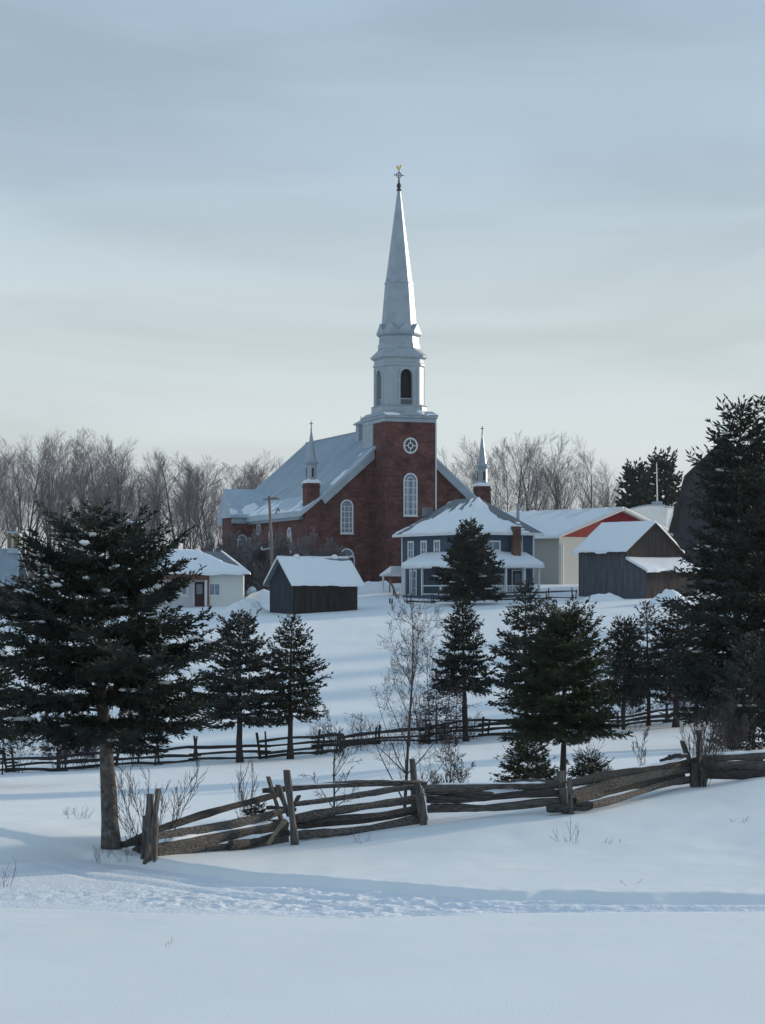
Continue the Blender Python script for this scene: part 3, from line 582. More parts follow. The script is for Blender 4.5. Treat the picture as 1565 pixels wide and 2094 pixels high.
snow_sheet(ro, (sl_+.36, sw_+.36, sh_-.36*s+.11), (-.36, sw_+.36, sh_-.36*s+.11), (-.36, sw_/2, sr_+.13), (sl_+.36, sw_/2, sr_+.13), .15, 40, 20, None, 62)
for x in (1.3, 4.6):
    b = MB(); b.loft([[(x+.24*math.cos(a), sw_/2+.24*math.sin(a), sr_+z) for a in [2*math.pi*i/8 for i in range(8)]] for z in (.05, .3)]+[[(x+.1*math.cos(a), sw_/2+.1*math.sin(a), sr_+.4) for a in [2*math.pi*i/8 for i in range(8)]]])
    b.build('ridge_snow_lump', SNOW_R, SH, True)
# white bungalow
BU = empty('bungalow', W(300, 1243, 165), R(3), 'white bungalow with hipped snowy roof and recessed reddish door', 'bungalow'); s = 165/F
X = lambda p: (p-300)*s
b = MB(); b.box(X(428), X(497), 0, 7, -1.2, 2.75); b.box(X(300), X(427.9), 1.0, 6.9, -1.2, 2.74); b.build('bungalow_wall', BUNG, BU)
b = MB(); b.box(X(341), X(427.8), .96, .999, -1.2, 2.3); b.build('porch_wall', BUNG2, BU)
b = MB(); b.box(X(300), X(427.8), -.1, .9, 2.25, 2.72); b.build('porch_fascia', BROWN, BU)
b = MB(); b.box(X(424), X(428)-.01, -.12, .02, -1.2, 2.25); b.build('porch_post', BROWN, BU)
b = MB(); b.box(X(419), X(424)-.02, -.1, .1, -1.2, 2.25); b.build('porch_column', WHITE, BU)
b = MB(); A = [(X(290), -.5, 2.78), (X(509), -.5, 2.78), (X(509), 7.6, 2.78), (X(290), 7.6, 2.78), (X(320), 3.5, 4.6), (X(449), 3.5, 4.6)]
b.add(A+[(x, y, 2.74) for x, y, z in A[:4]]+[], [(0, 1, 5, 4), (1, 2, 5), (2, 3, 4, 5), (3, 0, 4), (6, 9, 8, 7), (0, 6, 7, 1), (1, 7, 8, 2), (2, 8, 9, 3), (3, 9, 6, 0)]); ro = b.build('hip_roof', SHINGLE, BU)
snow_sheet(ro, (X(289), -.55, 2.8), (X(510), -.55, 2.8), (X(449), 3.5, 4.62), (X(320), 3.5, 4.62), .16, 80, 30, lambda s_, t: .6-np.maximum(0, s_+t*.35-.88)*3.5*(t > .12)-np.maximum(0, t-.8)*.9, 71)
snow_sheet(ro, (X(510), -.55, 2.8), (X(510), 7.6, 2.8), (X(449)+.02, 3.55, 4.62), (X(449), 3.5, 4.62), .14, 30, 20, lambda s_, t: .3-t*.3, 72)
window(BU, X(376), .96, .95, .6, 1.05, False, 1, 1, .15)
window(BU, X(439), 0, .95, .95, 1.05, False, 2, 1, .1)
door(BU, X(407), .96, .1, .8, 2.0, DOOR_DK)
# house at the left edge
LH = empty('metal_roofed_house', W(-90, 1240, 160), R(-4), 'house with ribbed grey metal roof and boxed chimney at the left edge', 'house'); s = 160/F
X = lambda p: (p+90)*s
b = MB(); b.box(X(-90), X(16), .6, 7, -1.2, 1.6); b.build('house_wall', BARNB, LH)
b = MB(); b.hexa([(X(-95), 0, 1.62), (X(40), 0, 1.62), (X(18), 3.7, 4.4), (X(-95), 3.7, 4.4)], [(X(-95), 0, 1.75), (X(40), 0, 1.75), (X(18), 3.7, 4.55), (X(-95), 3.7, 4.55)])
b.hexa([(X(-95), 3.7, 4.4), (X(18), 3.7, 4.4), (X(18), 7.4, 1.62), (X(-95), 7.4, 1.62)], [(X(-95), 3.7, 4.55), (X(18), 3.7, 4.55), (X(18), 7.4, 1.75), (X(-95), 7.4, 1.75)])
ro = b.build('metal_roof', METAL, LH); b = MB()
for i in range(26):
    xa = X(-95)+i*.2; f_ = (X(18)-X(-95))/(X(40)-X(-95)); xb = X(-95)+i*.2*f_
    if xa > X(40)-.05: break
    b.hexa([(xa, 0, 1.74), (xa+.05, 0, 1.74), (xb+.05, 3.7, 4.54), (xb, 3.7, 4.54)], [(xa, 0, 1.81), (xa+.05, 0, 1.81), (xb+.05, 3.7, 4.61), (xb, 3.7, 4.61)])
b.build('roof_ribs', METAL, ro)
b = MB(); b.box(X(-5), X(21), 3.2, 4.2, 4.2, 5.95); ch = b.build('chimney', WHITE_M, LH)
b = MB(); b.box(X(9), X(18), 3.17, 3.199, 4.6, 5.75); b.box(X(-4), X(4), 3.17, 3.199, 4.6, 5.75); b.build('chimney_panel', TAN, ch)
b = MB(); b.tube((X(12), 3.6, 5.95), (X(12), 3.6, 6.25), .08); b.build('chimney_flue', METAL, ch)
# boat stored ashore
BO = empty('stored_boat', W(1376, 1205, 206), R(0), 'white boat hull with bow rail and mast stored ashore behind the barn', 'boat'); s = 206/F
X = lambda p: (p-1376)*s
Z = lambda y: (1205-y)*s
b = MB(); rg = []
for t in np.linspace(0, 1, 9):    # stern to bow
    px = 1262+(1378-1262)*t; beam = 1.7*(1-t**3.2)+.04; keel = Z(1120)+.6*t**3; sheer = Z(1050-16*math.sin(min(1, t*1.15)*2.2)); cut = -.55*t**2
    rg.append([(X(px)+cut, 0, keel), (X(px)+cut*.5, -beam*.55, keel+.5), (X(px), -beam, sheer), (X(px), -beam*.85, sheer+.02), (X(px), beam*.85, sheer+.02), (X(px), beam, sheer), (X(px)+cut*.5, beam*.55, keel+.5)])
b.loft(rg); b.build('hull', WHITE, BO, False)
b = MB(); b.path([r_[2] for r_ in rg]+[r_[5] for r_ in rg[::-1]], [.09]*18, 6); b.build('gunwale', WHITE_M, BO)
b = MB(); b.box(X(1330), X(1358), -.6, .6, Z(1044), Z(1033)); b.box(X(1334), X(1354), -.5, .5, Z(1033), Z(1026)); b.build('wheelhouse', WHITE_M, BO)
b = MB(); b.box(X(1336), X(1352), -.62, -.601, Z(1041), Z(1036)); b.build('cabin_window', GLASS_D, BO)
b = MB()
for dx in (-16, -6, 6, 16): b.tube((X(1345+dx), -.8, Z(1044)), (X(1345+dx*.7), -.8, Z(1031)), .03, n=5)
b.path([(X(1345-18), -.8, Z(1036)), (X(1345), -.8, Z(1030)), (X(1345+18), -.8, Z(1036))], [.03]*3, 5); b.build('bow_rail', METAL, BO)
b = MB(); b.tube((X(1344.5), 0, Z(1030)), (X(1343), 0, Z(948)), .075, .04); b.box(X(1337), X(1345), -.08, .08, Z(968), Z(966)); b.build('mast', WHITE, BO)
b = MB(); b.box(X(1280), X(1372), -.5, .5, -2, Z(1118)); b.build('cradle', BARK_D, BO)
# utility pole
PL = empty('utility_pole', W(561, 1215, 157), 0, 'grey wooden utility pole with crossarm beside the church', 'utility pole'); s = 157/F
b = MB(); b.tube((0, 0, -1.5), ((551-561)*s, 0, (1215-1014)*s), .15, .10); b.build('pole', POLEW, PL)
b = MB(); zc = (1215-1019)*s; b.hexa([(-.85, -.17, zc-.16), (.28, -.17, zc-.02), (.28, -.1, zc-.02), (-.85, -.1, zc-.16)], [(-.85, -.17, zc-.05), (.28, -.17, zc+.09), (.28, -.1, zc+.09), (-.85, -.1, zc-.05)])
b.box(-.7, .45, -.24, -.175, zc-.12, zc-.04); ca = b.build('crossarm', POLEW, PL)
for x in (-.8, -.5, .2): MB().tube((x, -.14, zc-.02+x*.1), (x, -.14, zc+.16+x*.1), .035, n=6).build('insulator', WHITE_M, ca)
b = MB(); b.tube((-.05, 0, (1215-1120)*s), (-.95, 0, (1215-1124)*s), .05); b.tube((-.95, 0, (1215-1124)*s), (-.98, 0, (1215-1118)*s), .05); b.build('lamp_arm', WHITE_M, PL)
b = MB(); b.path([(-.1, 0, (1215-1121)*s), (-1.2, 0, (1215-1126)*s), (-2.8, 0, (1215-1133)*s)], [.018]*3, 4)
b.path([(-.3, .1, zc), (.0, 2, zc+.25), (.8, 8, zc+1.2)], [.018]*3, 4); b.build('wire', DARK, PL)
b = MB(); b.tube((.12, -.05, zc-1.2), (.3, -.05, zc-.75), .06); b.tube((.3, -.05, zc-.75), (.42, -.05, zc-1.0), .06); b.build('wire_bracket', POLEW, PL)
# stair rail by the church door, and two stub posts in the snow
ST = empty('stair_railing', W(805, 1205, 172), 0, 'brown wooden stair railing running down beside the blue house', 'railing'); s = 172/F
b = MB(); b.path([((797-805)*s, 3, (1205-1184)*s), ((804-805)*s, 0, (1205-1200)*s), ((812-805)*s, -2, (1205-1222)*s)], [.07]*3, 6); b.build('handrail', BROWN, ST)
for x, y, zt in ((-.3, 3, 1184), (-.0, 0, 1200), (.28, -2, 1222)): MB().tube((x, y, (1205-zt)*s-1.2), (x, y, (1205-zt)*s+.05), .06, n=6).build('post', BROWN, ST)
b = MB(); b.path([((800-805)*s, 3, (1205-1194)*s), ((807-805)*s, 0, (1205-1211)*s), ((813-805)*s, -2, (1205-1230)*s)], [.05]*3, 6); b.build('lower_rail', BROWN, ST)
for i, px in enumerate((797.5, 801.5)):
    x, y, z = P(px, 161); b = MB(); b.tube((0, 0, -.6), (.03*i, 0, .42-.05*i), .07, .06); o = b.build('stub_post', WOOD_D, None, False, (x, y, z))
    tag(o, ('left' if i == 0 else 'right')+' of two short dark stub posts standing in snow before the church steps', 'post', 'stub posts below the church')
# ploughed snow piles
def pile(px, d, lx, ly, h, seed, label, rz=0):
    n = 34; g = np.linspace(-1, 1, n); A, B = np.meshgrid(g, g, indexing='ij'); r_ = np.sqrt(A*A+B*B)
    x0, y0, z0 = P(px, d); z = h*np.clip(1-r_**2, -.4, 1)**1.0*(1+fbm(A*2.2+seed, B*2.2, 4)*1.6)
    xx, yy = A*lx, B*ly; xr = xx*math.cos(rz)-yy*math.sin(rz); yr = xx*math.sin(rz)+yy*math.cos(rz)
    zz = np.where(r_ > .999, -.5, z)+Hh(x0+xr, y0+yr)-z0
    i, j = np.meshgrid(np.arange(n-1), np.arange(n-1), indexing='ij'); k = (i*n+j).ravel()
    o = np_mesh('snow_pile', np.stack([xr, yr, zz], -1).reshape(-1, 3), np.stack([k, k+n, k+n+1, k+1], 1), SNOW_R, None, True); o.location = (x0, y0, z0)
    tag(o, label, 'snow pile', 'ploughed snow piles by the houses')
pile(500, 153, 2.0, 1.0, .85, 1, 'sunlit heap of ploughed snow between the bungalow and black shed', .1)
pile(540, 168, 2.2, 1.5, .9, 5, 'higher snow bank between bungalow and church behind the ploughed heap')
pile(1232, 156, 1.8, .8, .45, 8, 'low snow drift along the foot of the grey barn wall')
pile(1368, 150, 1.6, 1.2, .75, 9, 'rounded snow mound before the barn lean-to')
pile(762, 178, 2.6, 2.0, .8, 12, 'snow bank below the church tower beside the shed roof')
# ------------------------------------------------------------------ fences
def rail_mesh(p0, p1, r, seed, n=9, flat=.75, sag=0.0, parent=None, m=WOOD, name='rail'):
    rng = np.random.RandomState(seed); p0 = Vector(p0); p1 = Vector(p1); d = (p1-p0); L = d.length; d.normalize()
    a = d.cross(Vector((0, 0, 1))).normalized() if abs(d.z) < .9 else Vector((1, 0, 0)); b = a.cross(d)*-1
    K = 8; rings = []; ang = np.sort(np.linspace(0, 2*math.pi, K, endpoint=False)+rng.uniform(-.25, .25, K)); base = rng.uniform(.78, 1.18, K); ph = rng.uniform(0, 6, 2); am = rng.uniform(.004, .016)*L
    for i in range(n+1):
        t = i/n; c = p0+(p1-p0)*t+b*(am*math.sin(t*5+ph[0])-sag*4*t*(1-t))+a*(am*math.sin(t*4+ph[1]))
        k = r*(1+.14*math.sin(t*7+ph[1])+rng.uniform(-.07, .07))*(.86 if i in (0, n) else 1)
        rings.append([c+a*(k*flat*base[j]*math.cos(ang[j]))+b*(k*base[j]*rng.uniform(.93, 1.07)*math.sin(ang[j])) for j in range(K)])
    return MB().loft(rings).build(name, m, parent)
def local(parent, v): return Vector(v)-parent.location
def snow_strip(p0, p1, r, parent, seed):
    rng = np.random.RandomState(seed); p0 = Vector(p0); p1 = Vector(p1); rings = []
    a = (p1-p0).cross(Vector((0, 0, 1))).normalized(); n = 14
    for i in range(n+1):
        t = i/n; c = p0+(p1-p0)*t+Vector((0, 0, r*.82)); k = r*.6*(rng.uniform(.5, 1.1) if 0 < i < n else .1)
        rings.append([c-a*k, c+Vector((0, 0, k*.75)), c+a*k, c-Vector((0, 0, k*.5))])
    MB().loft(rings).build('rail_snow', SNOW_R, parent, True)
FN = empty('split_rail_fence', P(598, 35), 0, 'grey zigzag split rail fence running across the foreground snow bank', 'fence')
dA, dB, dC, dD, dE, dF = 33, 35, 36.3, 36.5, 39, 39.6
nearrails = [   # (px0, py0, d0, px1, py1, d1, half thickness in photo pixels, snow)
 (232, 1731, 34.3, 302, 1713, dA+.15, 7, 0), (252, 1746, 34.3, 302, 1733, dA+.15, 7, 0), (240, 1752, 34.2, 300, 1748, dA+.1, 7, 0), (258, 1722, 34, 300, 1704, dA+.2, 4, 0),
 (312, 1699, dA+.1, 574, 1621, dB+.2, 7.5, 0), (312, 1717, dA, 582, 1658, dB+.1, 9, 0), (314, 1736, dA, 588, 1686, dB+.1, 13, 1), (314, 1752, dA-.1, 588, 1716, dB, 9, 0), (470, 1728, dA+.8, 590, 1708, dB+.2, 10, 0),
 (538, 1614, dB+.25, 872, 1601, dC+.1, 7, 1), (604, 1644, dB+.15, 856, 1608, dC-.1, 6.5, 0), (606, 1672, dB+.1, 866, 1630, dC+.1, 8, 0), (606, 1691, dB+.2, 868, 1652, dC, 11, 0), (604, 1712, dB, 874, 1674, dC-.1, 9, 0), (545, 1651, dB+.3, 606, 1655, dB+.2, 4.5, 0),
 (868, 1611, dC, 1146, 1607, dD+.1, 8, 1), (872, 1632, dC-.1, 1150, 1626, dD, 8, 0), (872, 1621, dC+.1, 1010, 1624, dD-.1, 5, 0), (874, 1657, dC, 1145, 1640, dD, 8, 0), (880, 1647, dC+.1, 985, 1652, dC+.1, 6, 0),
 (1164, 1606, dD, 1424, 1553, dE, 9, 1), (1166, 1622, dD-.1, 1424, 1566, dE+.1, 11, 0), (1172, 1636, dD, 1400, 1584, dE-.1, 10, 0), (1206, 1642, dD-.1, 1424, 1594, dE, 8, 0),
 (1350, 1556, dE-.6, 1386, 1545, dE-.5, 4, 0), (1366, 1548, dE-.4, 1412, 1545, dE-.3, 4.5, 1),
 (1436, 1552, dE, 1660, 1540, dF, 9, 1), (1436, 1570, dE+.1, 1660, 1562, dF, 9, 0), (1440, 1586, dE, 1640, 1580, dF, 10, 0), (1436, 1562, dE-.1, 1560, 1560, dF-.2, 8, 0)]
for i, (x0, y0, d0, x1, y1, d1, t, sn) in enumerate(nearrails):
    a, b_ = local(FN, W(x0, y0, d0)), local(FN, W(x1, y1, d1)); r_ = t*(d0+d1)/2/F
    rl = rail_mesh(a, b_, r_, 100+i, n=14, parent=FN, m=WOOD if i % 4 else WOOD_D)
    if sn: snow_strip(a+(b_-a)*.08, b_-(b_-a)*.1, r_, rl, i)
nearposts = [(309, 1624, dA-.2, 306, 1785, 8, 0), (326, 1613, dA-.25, 296, 1770, 6.5, 0), (318, 1660, dA-.3, 319, 1775, 7, 0), (300, 1668, dA-.1, 292, 1768, 8, 0), (302, 1634, dA-.15, 300, 1700, 4, 0),
 (588, 1575, dB-.35, 602, 1760, 8.5, 0), (549, 1588, dB+.15, 576, 1682, 4.5, 0), (569, 1605, dB-.1, 592, 1670, 6, 0), (612, 1626, dB+.3, 596, 1660, 5, 0),
 (842, 1552, dC+.3, 852, 1720, 9, 0), (852, 1600, dC-.3, 872, 1710, 8.5, 0), (1147, 1577, dD+.1, 1152, 1690, 9, 0), (1166, 1590, dD-.25, 1169, 1690, 6, 0), (1156, 1612, dD-.1, 1158, 1690, 12, 0),
 (1428, 1493, dE-.1, 1431, 1640, 7, 0), (1394, 1515, dE+.2, 1424, 1590, 6, 0), (1418, 1560, dE-.15, 1424, 1640, 12, 0), (1438, 1575, dE-.2, 1436, 1630, 8, 0)]
for i, (x0, y0, d0, x1, y1, t, _) in enumerate(nearposts):
    rail_mesh(local(FN, W(x1, y1, d0)), local(FN, W(x0, y0, d0)), t*d0/F, 300+i, n=8, flat=.95, parent=FN, m=WOOD_V, name='post')
rail_mesh(local(FN, W(546, 1728, dB-.4)), local(FN, W(584, 1676, dB-.2)), 4.5*35/F, 411, parent=FN, m=WOOD_Y, name='broken_rail')['label'] = 'pale freshly split leaning rail'
rail_mesh(local(FN, W(1118, 1654, dD-.3)), local(FN, W(1212, 1648, dD-.2)), 9*36/F, 412, parent=FN, m=WOOD_D, name='foot_log')
def rail_fence(name, label, pts, hs, posth, rr, seed, m, double=True, jog=.35, top=None):
    """pts: (px, depth) of the post stations; hs: rail heights above the snow"""
    rng = np.random.RandomState(seed); loc = P(*pts[0]); f = empty(name, loc, 0, label, 'fence')
    st = []
    for i, (px, d) in enumerate(pts):
        x, y, z = P(px, d+(jog if i % 2 else -jog)); st.append(Vector((x, y, z)))
    for i in range(len(st)-1):
        for j, h in enumerate(hs):
            if j == len(hs)-1 and top is not None and not (top[0] <= pts[i][0] < top[1]): continue
            e = .25; d = (st[i+1]-st[i]).normalized()*e; o_ = Vector((0, .07*(-1)**(i+j), 0))
            a = st[i]-d+o_+Vector((0, 0, h+rng.uniform(-.05, .05))); b_ = st[i+1]+d+o_+Vector((0, 0, h+rng.uniform(-.05, .05)))
            rail_mesh(a-Vector(loc), b_-Vector(loc), rr*rng.uniform(.8, 1.2), seed*50+i*7+j, n=8, parent=f, m=m, sag=rng.uniform(0, .04))
    for i, p in enumerate(st):
        for s in ((-1, 1) if double else (1,)):
            hh = posth*rng.uniform(.75, 1.12); q = p-Vector(loc)+Vector((s*.1, s*.12, 0))
            rail_mesh(q-Vector((0, 0, .4)), q+Vector((rng.uniform(-.22, .22), rng.uniform(-.1, .1), hh)), rr*rng.uniform(.85, 1.1), seed*90+i*3+s, n=6, flat=.9, parent=f, m=m, name='post')
    return f
rail_fence('split_rail_fence', 'dark split rail fence crossing the hollow behind the large left spruce', [(-60, 71), (25, 71.5), (125, 72), (230, 73), (320, 74), (400, 74.5), (540, 75), (650, 75.5), (690, 76.5)], (.06, .27, .47, .66), .9, .052, 3, WOOD_D, top=(500, 660))
rail_fence('split_rail_fence', 'dark half buried rail fence behind the bare birch and middle spruces', [(705, 79), (770, 79.5), (868, 80), (990, 81.5), (1090, 82.5), (1180, 83.5), (1270, 84.5), (1365, 86), (1450, 87.5), (1530, 88.5), (1620, 89.5)], (.06, .26, .46, .62), .75, .054, 4, WOOD_D, top=(860, 1100))
HF = rail_fence('rail_fence', 'small two rail fence along the snow in front of the blue house', [(836, 160), (886, 159.5), (931, 159.5), (972, 159.5), (1017, 159.5), (1072, 159.5), (1120, 159), (1174, 158.5)], (.16, .62), .9, .055, 6, WOOD_D, jog=.1, top=(960, 1200))

# ------------------------------------------------------------------ vegetation generators
def tubes(p0, p1, r0, r1, n=3):
    p0 = np.asarray(p0, float); p1 = np.asarray(p1, float); d = p1-p0; d /= np.linalg.norm(d, axis=1, keepdims=True)+1e-9
    ref = np.where(np.abs(d[:, 2:]) < .9, [[0, 0, 1.]], [[1., 0, 0]]); a = np.cross(d, ref); a /= np.linalg.norm(a, axis=1, keepdims=True); b = np.cross(a, d)
    vs = []
    for p, r_ in ((p0, r0), (p1, r1)):
        for k in range(n): t = 2*math.pi*k/n; vs.append(p+(a*math.cos(t)+b*math.sin(t))*np.asarray(r_)[:, None])
    v = np.stack(vs, 1).reshape(-1, 3); base = (np.arange(len(p0))*2*n)[:, None]
    f = np.concatenate([base+np.array([[k, (k+1) % n, n+(k+1) % n, n+k]]) for k in range(n)])
    return v, f
def brushes(o, d, L, w_):      # needle shoots: three sided spindles
    d = d/(np.linalg.norm(d, axis=1, keepdims=True)+1e-9); ref = np.array([[.31, .77, .55]]); a = np.cross(d, ref); a /= np.linalg.norm(a, axis=1, keepdims=True)+1e-9; b = np.cross(a, d)
    m_ = o+d*(L*.42)[:, None]; vs = [o]
    for k in range(3): t = 2*math.pi*k/3; vs.append(m_+(a*math.cos(t)+b*math.sin(t)*.8)*w_[:, None])
    vs.append(o+d*L[:, None]); v = np.stack(vs, 1).reshape(-1, 3); base = (np.arange(len(o))*5)[:, None]
    f = np.concatenate([base+np.array([q]) for q in ((0, 2, 1), (0, 3, 2), (0, 1, 3), (4, 1, 2), (4, 2, 3), (4, 3, 1))])
    return v, f
def spruce(label, px, d, Hgt, Rad, hb, seed, nbr=80, bl=.16, bw=.030, dens=1.0, prof=None, needle=NEEDLE, r0=None, snow=14, droop=.25, up=48, base_el=-4, group=None, lean=0, name='spruce_tree', snow_r=.09, sub=None, wob=.25, zoff=0, whorls=13, extra=()):
    far = d > 50; bl *= .72; bw *= .72 if far else .56; dens *= 1.42; nbr = int(nbr*(1.55 if far else 1.1))
    rng = np.random.RandomState(seed); x0, y0, z0 = P(px, d); root = empty(name, (x0, y0, z0+zoff), 0, label, 'spruce', group)
    r0 = r0 or Hgt*.022; lean = lean or rng.uniform(-.04, .04)*Hgt*.6
    nseg = 14; zz = np.linspace(-.4, Hgt, nseg+1); cx = np.cumsum(rng.uniform(-1, 1, nseg+1))*.004*Hgt+lean*np.clip(zz, 0, None)/Hgt; cx -= cx[0]; cy = np.cumsum(rng.uniform(-1, 1, nseg+1))*.003*Hgt
    tp = [(cx[i], cy[i], zz[i]) for i in range(nseg+1)]
    rad = [max(.008, r0*(1-max(0, z)/Hgt)**.8*(1+.06*rng.randn())+(.25*r0 if z < .1 else 0)) for z in zz]
    MB().path(tp, rad, 10 if r0 > .08 else 6).build('trunk', BARK if Hgt*F/d > 500 else BARK_D, root, True)
    if prof is None: prof = [(0, .02), (.06, .14), (.2, .34), (.45, .66), (.7, .92), (.88, 1.0), (1, .7)]
    pt, pr = np.array(prof).T
    O, D, LL, WW, S0, S1, SR0, SR1, SP_ = [], [], [], [], [], [], [], [], []
    for i in range(nbr+len(extra)):
        t = np.clip(((i+rng.rand())/nbr)**.95, .01, 1); nw = whorls
        if rng.rand() < .78: t = np.clip((round(t*nw)+rng.normal(0, .07))/nw, .01, 1)
        z = Hgt-t*(Hgt-hb); az = i*2.39996+rng.uniform(-.35, .35)
        L = np.interp(t, pt, pr)*Rad*rng.uniform(1-wob, 1+wob*.6)
        if L < .03: continue
        el = R(up*(1-t)**1.3+base_el+rng.uniform(-9, 9))
        if i >= nbr: z, az, L, el = extra[i-nbr]; el = R(el); t = .6
        m_ = 9; s = np.linspace(0, 1, m_)
        hr = L*s*math.cos(el*.6); hz_ = L*(np.tan(el)*s-droop*s**1.4*t+droop*.75*s**3.2)
        bx, by = np.interp(z, zz, cx), np.interp(z, zz, cy); ca, sa = math.cos(az), math.sin(az); cv = rng.uniform(-.18, .18)*L
        pts = np.stack([bx+hr*ca-sa*cv*s**2, by+hr*sa+ca*cv*s**2, z+hz_], 1)
        br = max(.006, r0*.22*L/Rad); rr = br*(1-s*.85)
        S0.append(pts[:-1]); S1.append(pts[1:]); SR0.append(rr[:-1]); SR1.append(rr[1:])
        ns = max(4, int(dens*1.9*L/bl)); ss = np.sort(rng.uniform(.10, 1.0, ns)); ss[-1] = 1.0
        q = np.stack([np.interp(ss, s, pts[:, c]) for c in range(3)], 1)
        tg = np.stack([np.interp(ss, s, np.gradient(pts[:, c])) for c in range(3)], 1); tg /= np.linalg.norm(tg, axis=1, keepdims=True)
        sd_ = np.cross(tg, [[0, 0, 1.]]); sd_ /= np.linalg.norm(sd_, axis=1, keepdims=True)+1e-9
        sg = np.where(np.arange(ns) % 2, 1, -1)[:, None]; fan = rng.uniform(.45, 1.0, ns)[:, None]; fan[-1] = .05
        dv = tg*(1-fan*.55)+sd_*sg*fan*.8+np.array([[0, 0, 1.]])*rng.uniform(-.34, .26, (ns, 1))
        dv /= np.linalg.norm(dv, axis=1, keepdims=True)
        sl2 = (L*.42*(1-ss*.85)*np.sin(np.clip(ss*3, 0, math.pi/2))+bl*.8)*rng.uniform(.5, 1.1, ns)
        S0.append(q); S1.append(q+dv*sl2[:, None]); SR0.append(np.full(ns, br*.35)); SR1.append(np.full(ns, .003))
        nb = np.maximum(2, (sl2/bl*2.3*dens).astype(int)); idx = np.repeat(np.arange(ns), nb); tt = rng.uniform(.05, 1, len(idx))
        last = np.r_[np.cumsum(nb)-1]; tt[last] = .95
        o_ = q[idx]+dv[idx]*(sl2[idx]*tt)[:, None]; ds = dv[idx]+rng.normal(0, .42, (len(idx), 3)); ds[last] = dv; ds[:, 2] += rng.uniform(-.25, .15, len(idx))
        O.append(o_); D.append(ds); LL.append(bl*rng.uniform(.65, 1.3, len(idx))); WW.append(bw*rng.uniform(.7, 1.25, len(idx)))
        if snow and rng.rand() < snow/nbr and L > .25*Rad and el < .5:
            k = rng.randint(4, m_-1)
            for q_ in range(rng.randint(1, 4)):
                r_ = rng.uniform(.4, 1.15)*snow_r*1.15; SP_.append((pts[k]+np.clip(rng.normal(0, 1, 3), -1, 1)*[r_, r_, 0]+np.array([0, 0, bw*1.5+bl*.42+r_*.3]), (pts[k]-pts[k-1])*[1, 1, .25], r_))
    # leader
    o_ = np.array([[np.interp(z, zz, cx), np.interp(z, zz, cy), z] for z in np.linspace(Hgt-.5*Rad*.6, Hgt, 14)]); ds = np.c_[rng.normal(0, .6, (14, 2)), np.full(14, .8)]
    O.append(o_); D.append(ds); LL.append(np.full(14, bl*1.1)); WW.append(np.full(14, bw*.9))
    tq = np.array(tp); S0.append(tq[3:-1]); S1.append(tq[4:]); SR0.append(np.full(len(tq)-4, .004)); SR1.append(np.full(len(tq)-4, .004))
    bv, bf = tubes(np.concatenate(S0), np.concatenate(S1), np.concatenate(SR0), np.concatenate(SR1))
    np_mesh('branches', bv, bf, BARK_D, root)
    v, f = brushes(np.concatenate(O), np.concatenate(D), np.concatenate(LL), np.concatenate(WW))
    np_mesh('foliage', v, f, needle, root)
    if SP_:
        b = MB()
        for c, tg, r_ in SP_:
            tg = tg/np.linalg.norm(tg); sd_ = np.cross(tg, [0, 0, 1]); sd_ /= np.linalg.norm(sd_)+1e-9; k = 7; rgs = []
            for j in range(k):
                u_ = -1+2*j/(k-1); w_ = math.sqrt(max(.02, 1-u_*u_))*rng.uniform(.55, 1.25); cc = c+tg*(r_*1.9*u_)
                rgs.append([cc+sd_*(r_*w_*math.cos(a)*.75)+np.array([0, 0, r_*w_*math.sin(a)*.42*rng.uniform(.6, 1.3)]) for a in [2*math.pi*i/7 for i in range(7)]])
            b.loft(rgs)
        b.build('snow_clumps', SNOW_R, root, True)
    return root
def bare(label, cat, loc, Hgt, seed, stems=1, r0=.05, levels=4, bare_h=.25, ang=38, lenf=.55, kids=(2, 3), mt=TRUNK_F, mc=TWIG_F, spread=8, group=None, name='bare_tree', rmin=.006, wig=.10, up=.10, sides=3, rk=.5):
    rng = np.random.RandomState(seed); root = empty(name, loc, 0, label, cat, group); A, B = [], []
    def grow(p, dr, L, r_, lv):
        n = 7 if lv == 0 else (5 if lv == 1 else 4); st = L/n; dst = A if lv == 0 or (lv == 1 and levels > 2) else B
        for i in range(n):
            dr = dr+Vector(rng.normal(0, wig*(1.0 if lv else .5), 3))+Vector((0, 0, up if lv else .04)); dr.normalize(); q = p+dr*st
            ra = max(rmin, r_*(1-.75*i/n)); rb_ = max(rmin*.8, r_*(1-.75*(i+1)/n)); dst.append((p, q, ra, rb_)); p = q
            if lv < levels-1 and (lv > 0 or (i+1)/n > bare_h):
                for _ in range(rng.randint(kids[0], kids[1]+1)):
                    a = R(ang*rng.uniform(.6, 1.3)); ax = dr.cross(Vector(rng.normal(0, 1, 3))).normalized(); nd = Matrix.Rotation(a, 3, ax) @ dr
                    rem = 1-.55*(i+1)/n; grow(p, nd, L*lenf*rem*rng.uniform(.7, 1.2), max(rmin, rb_*rk), lv+1)
    for s in range(stems):
        a = 2*math.pi*s/max(1, stems)+rng.uniform(0, 1); t = R(spread*rng.uniform(.3, 1.2)) if stems > 1 else R(rng.uniform(0, spread*.3))
        dr = Vector((math.sin(t)*math.cos(a), math.sin(t)*math.sin(a), math.cos(t))); h = Hgt*(1 if s == 0 else rng.uniform(.6, 1))
        grow(Vector((math.cos(a)*r0*1.6*(stems > 1), math.sin(a)*r0*1.6*(stems > 1), -.3)), dr, h*.92+.3, r0*(1 if s == 0 else rng.uniform(.6, .9)), 0)
    for nm, S, m_, sd_ in (('trunk', A, mt, 6), ('crown', B, mc, sides)):
        if S:
            v, f = tubes([s[0] for s in S], [s[1] for s in S], [s[2] for s in S], [s[3] for s in S], sd_); np_mesh(nm, v, f, m_, root)
    return root

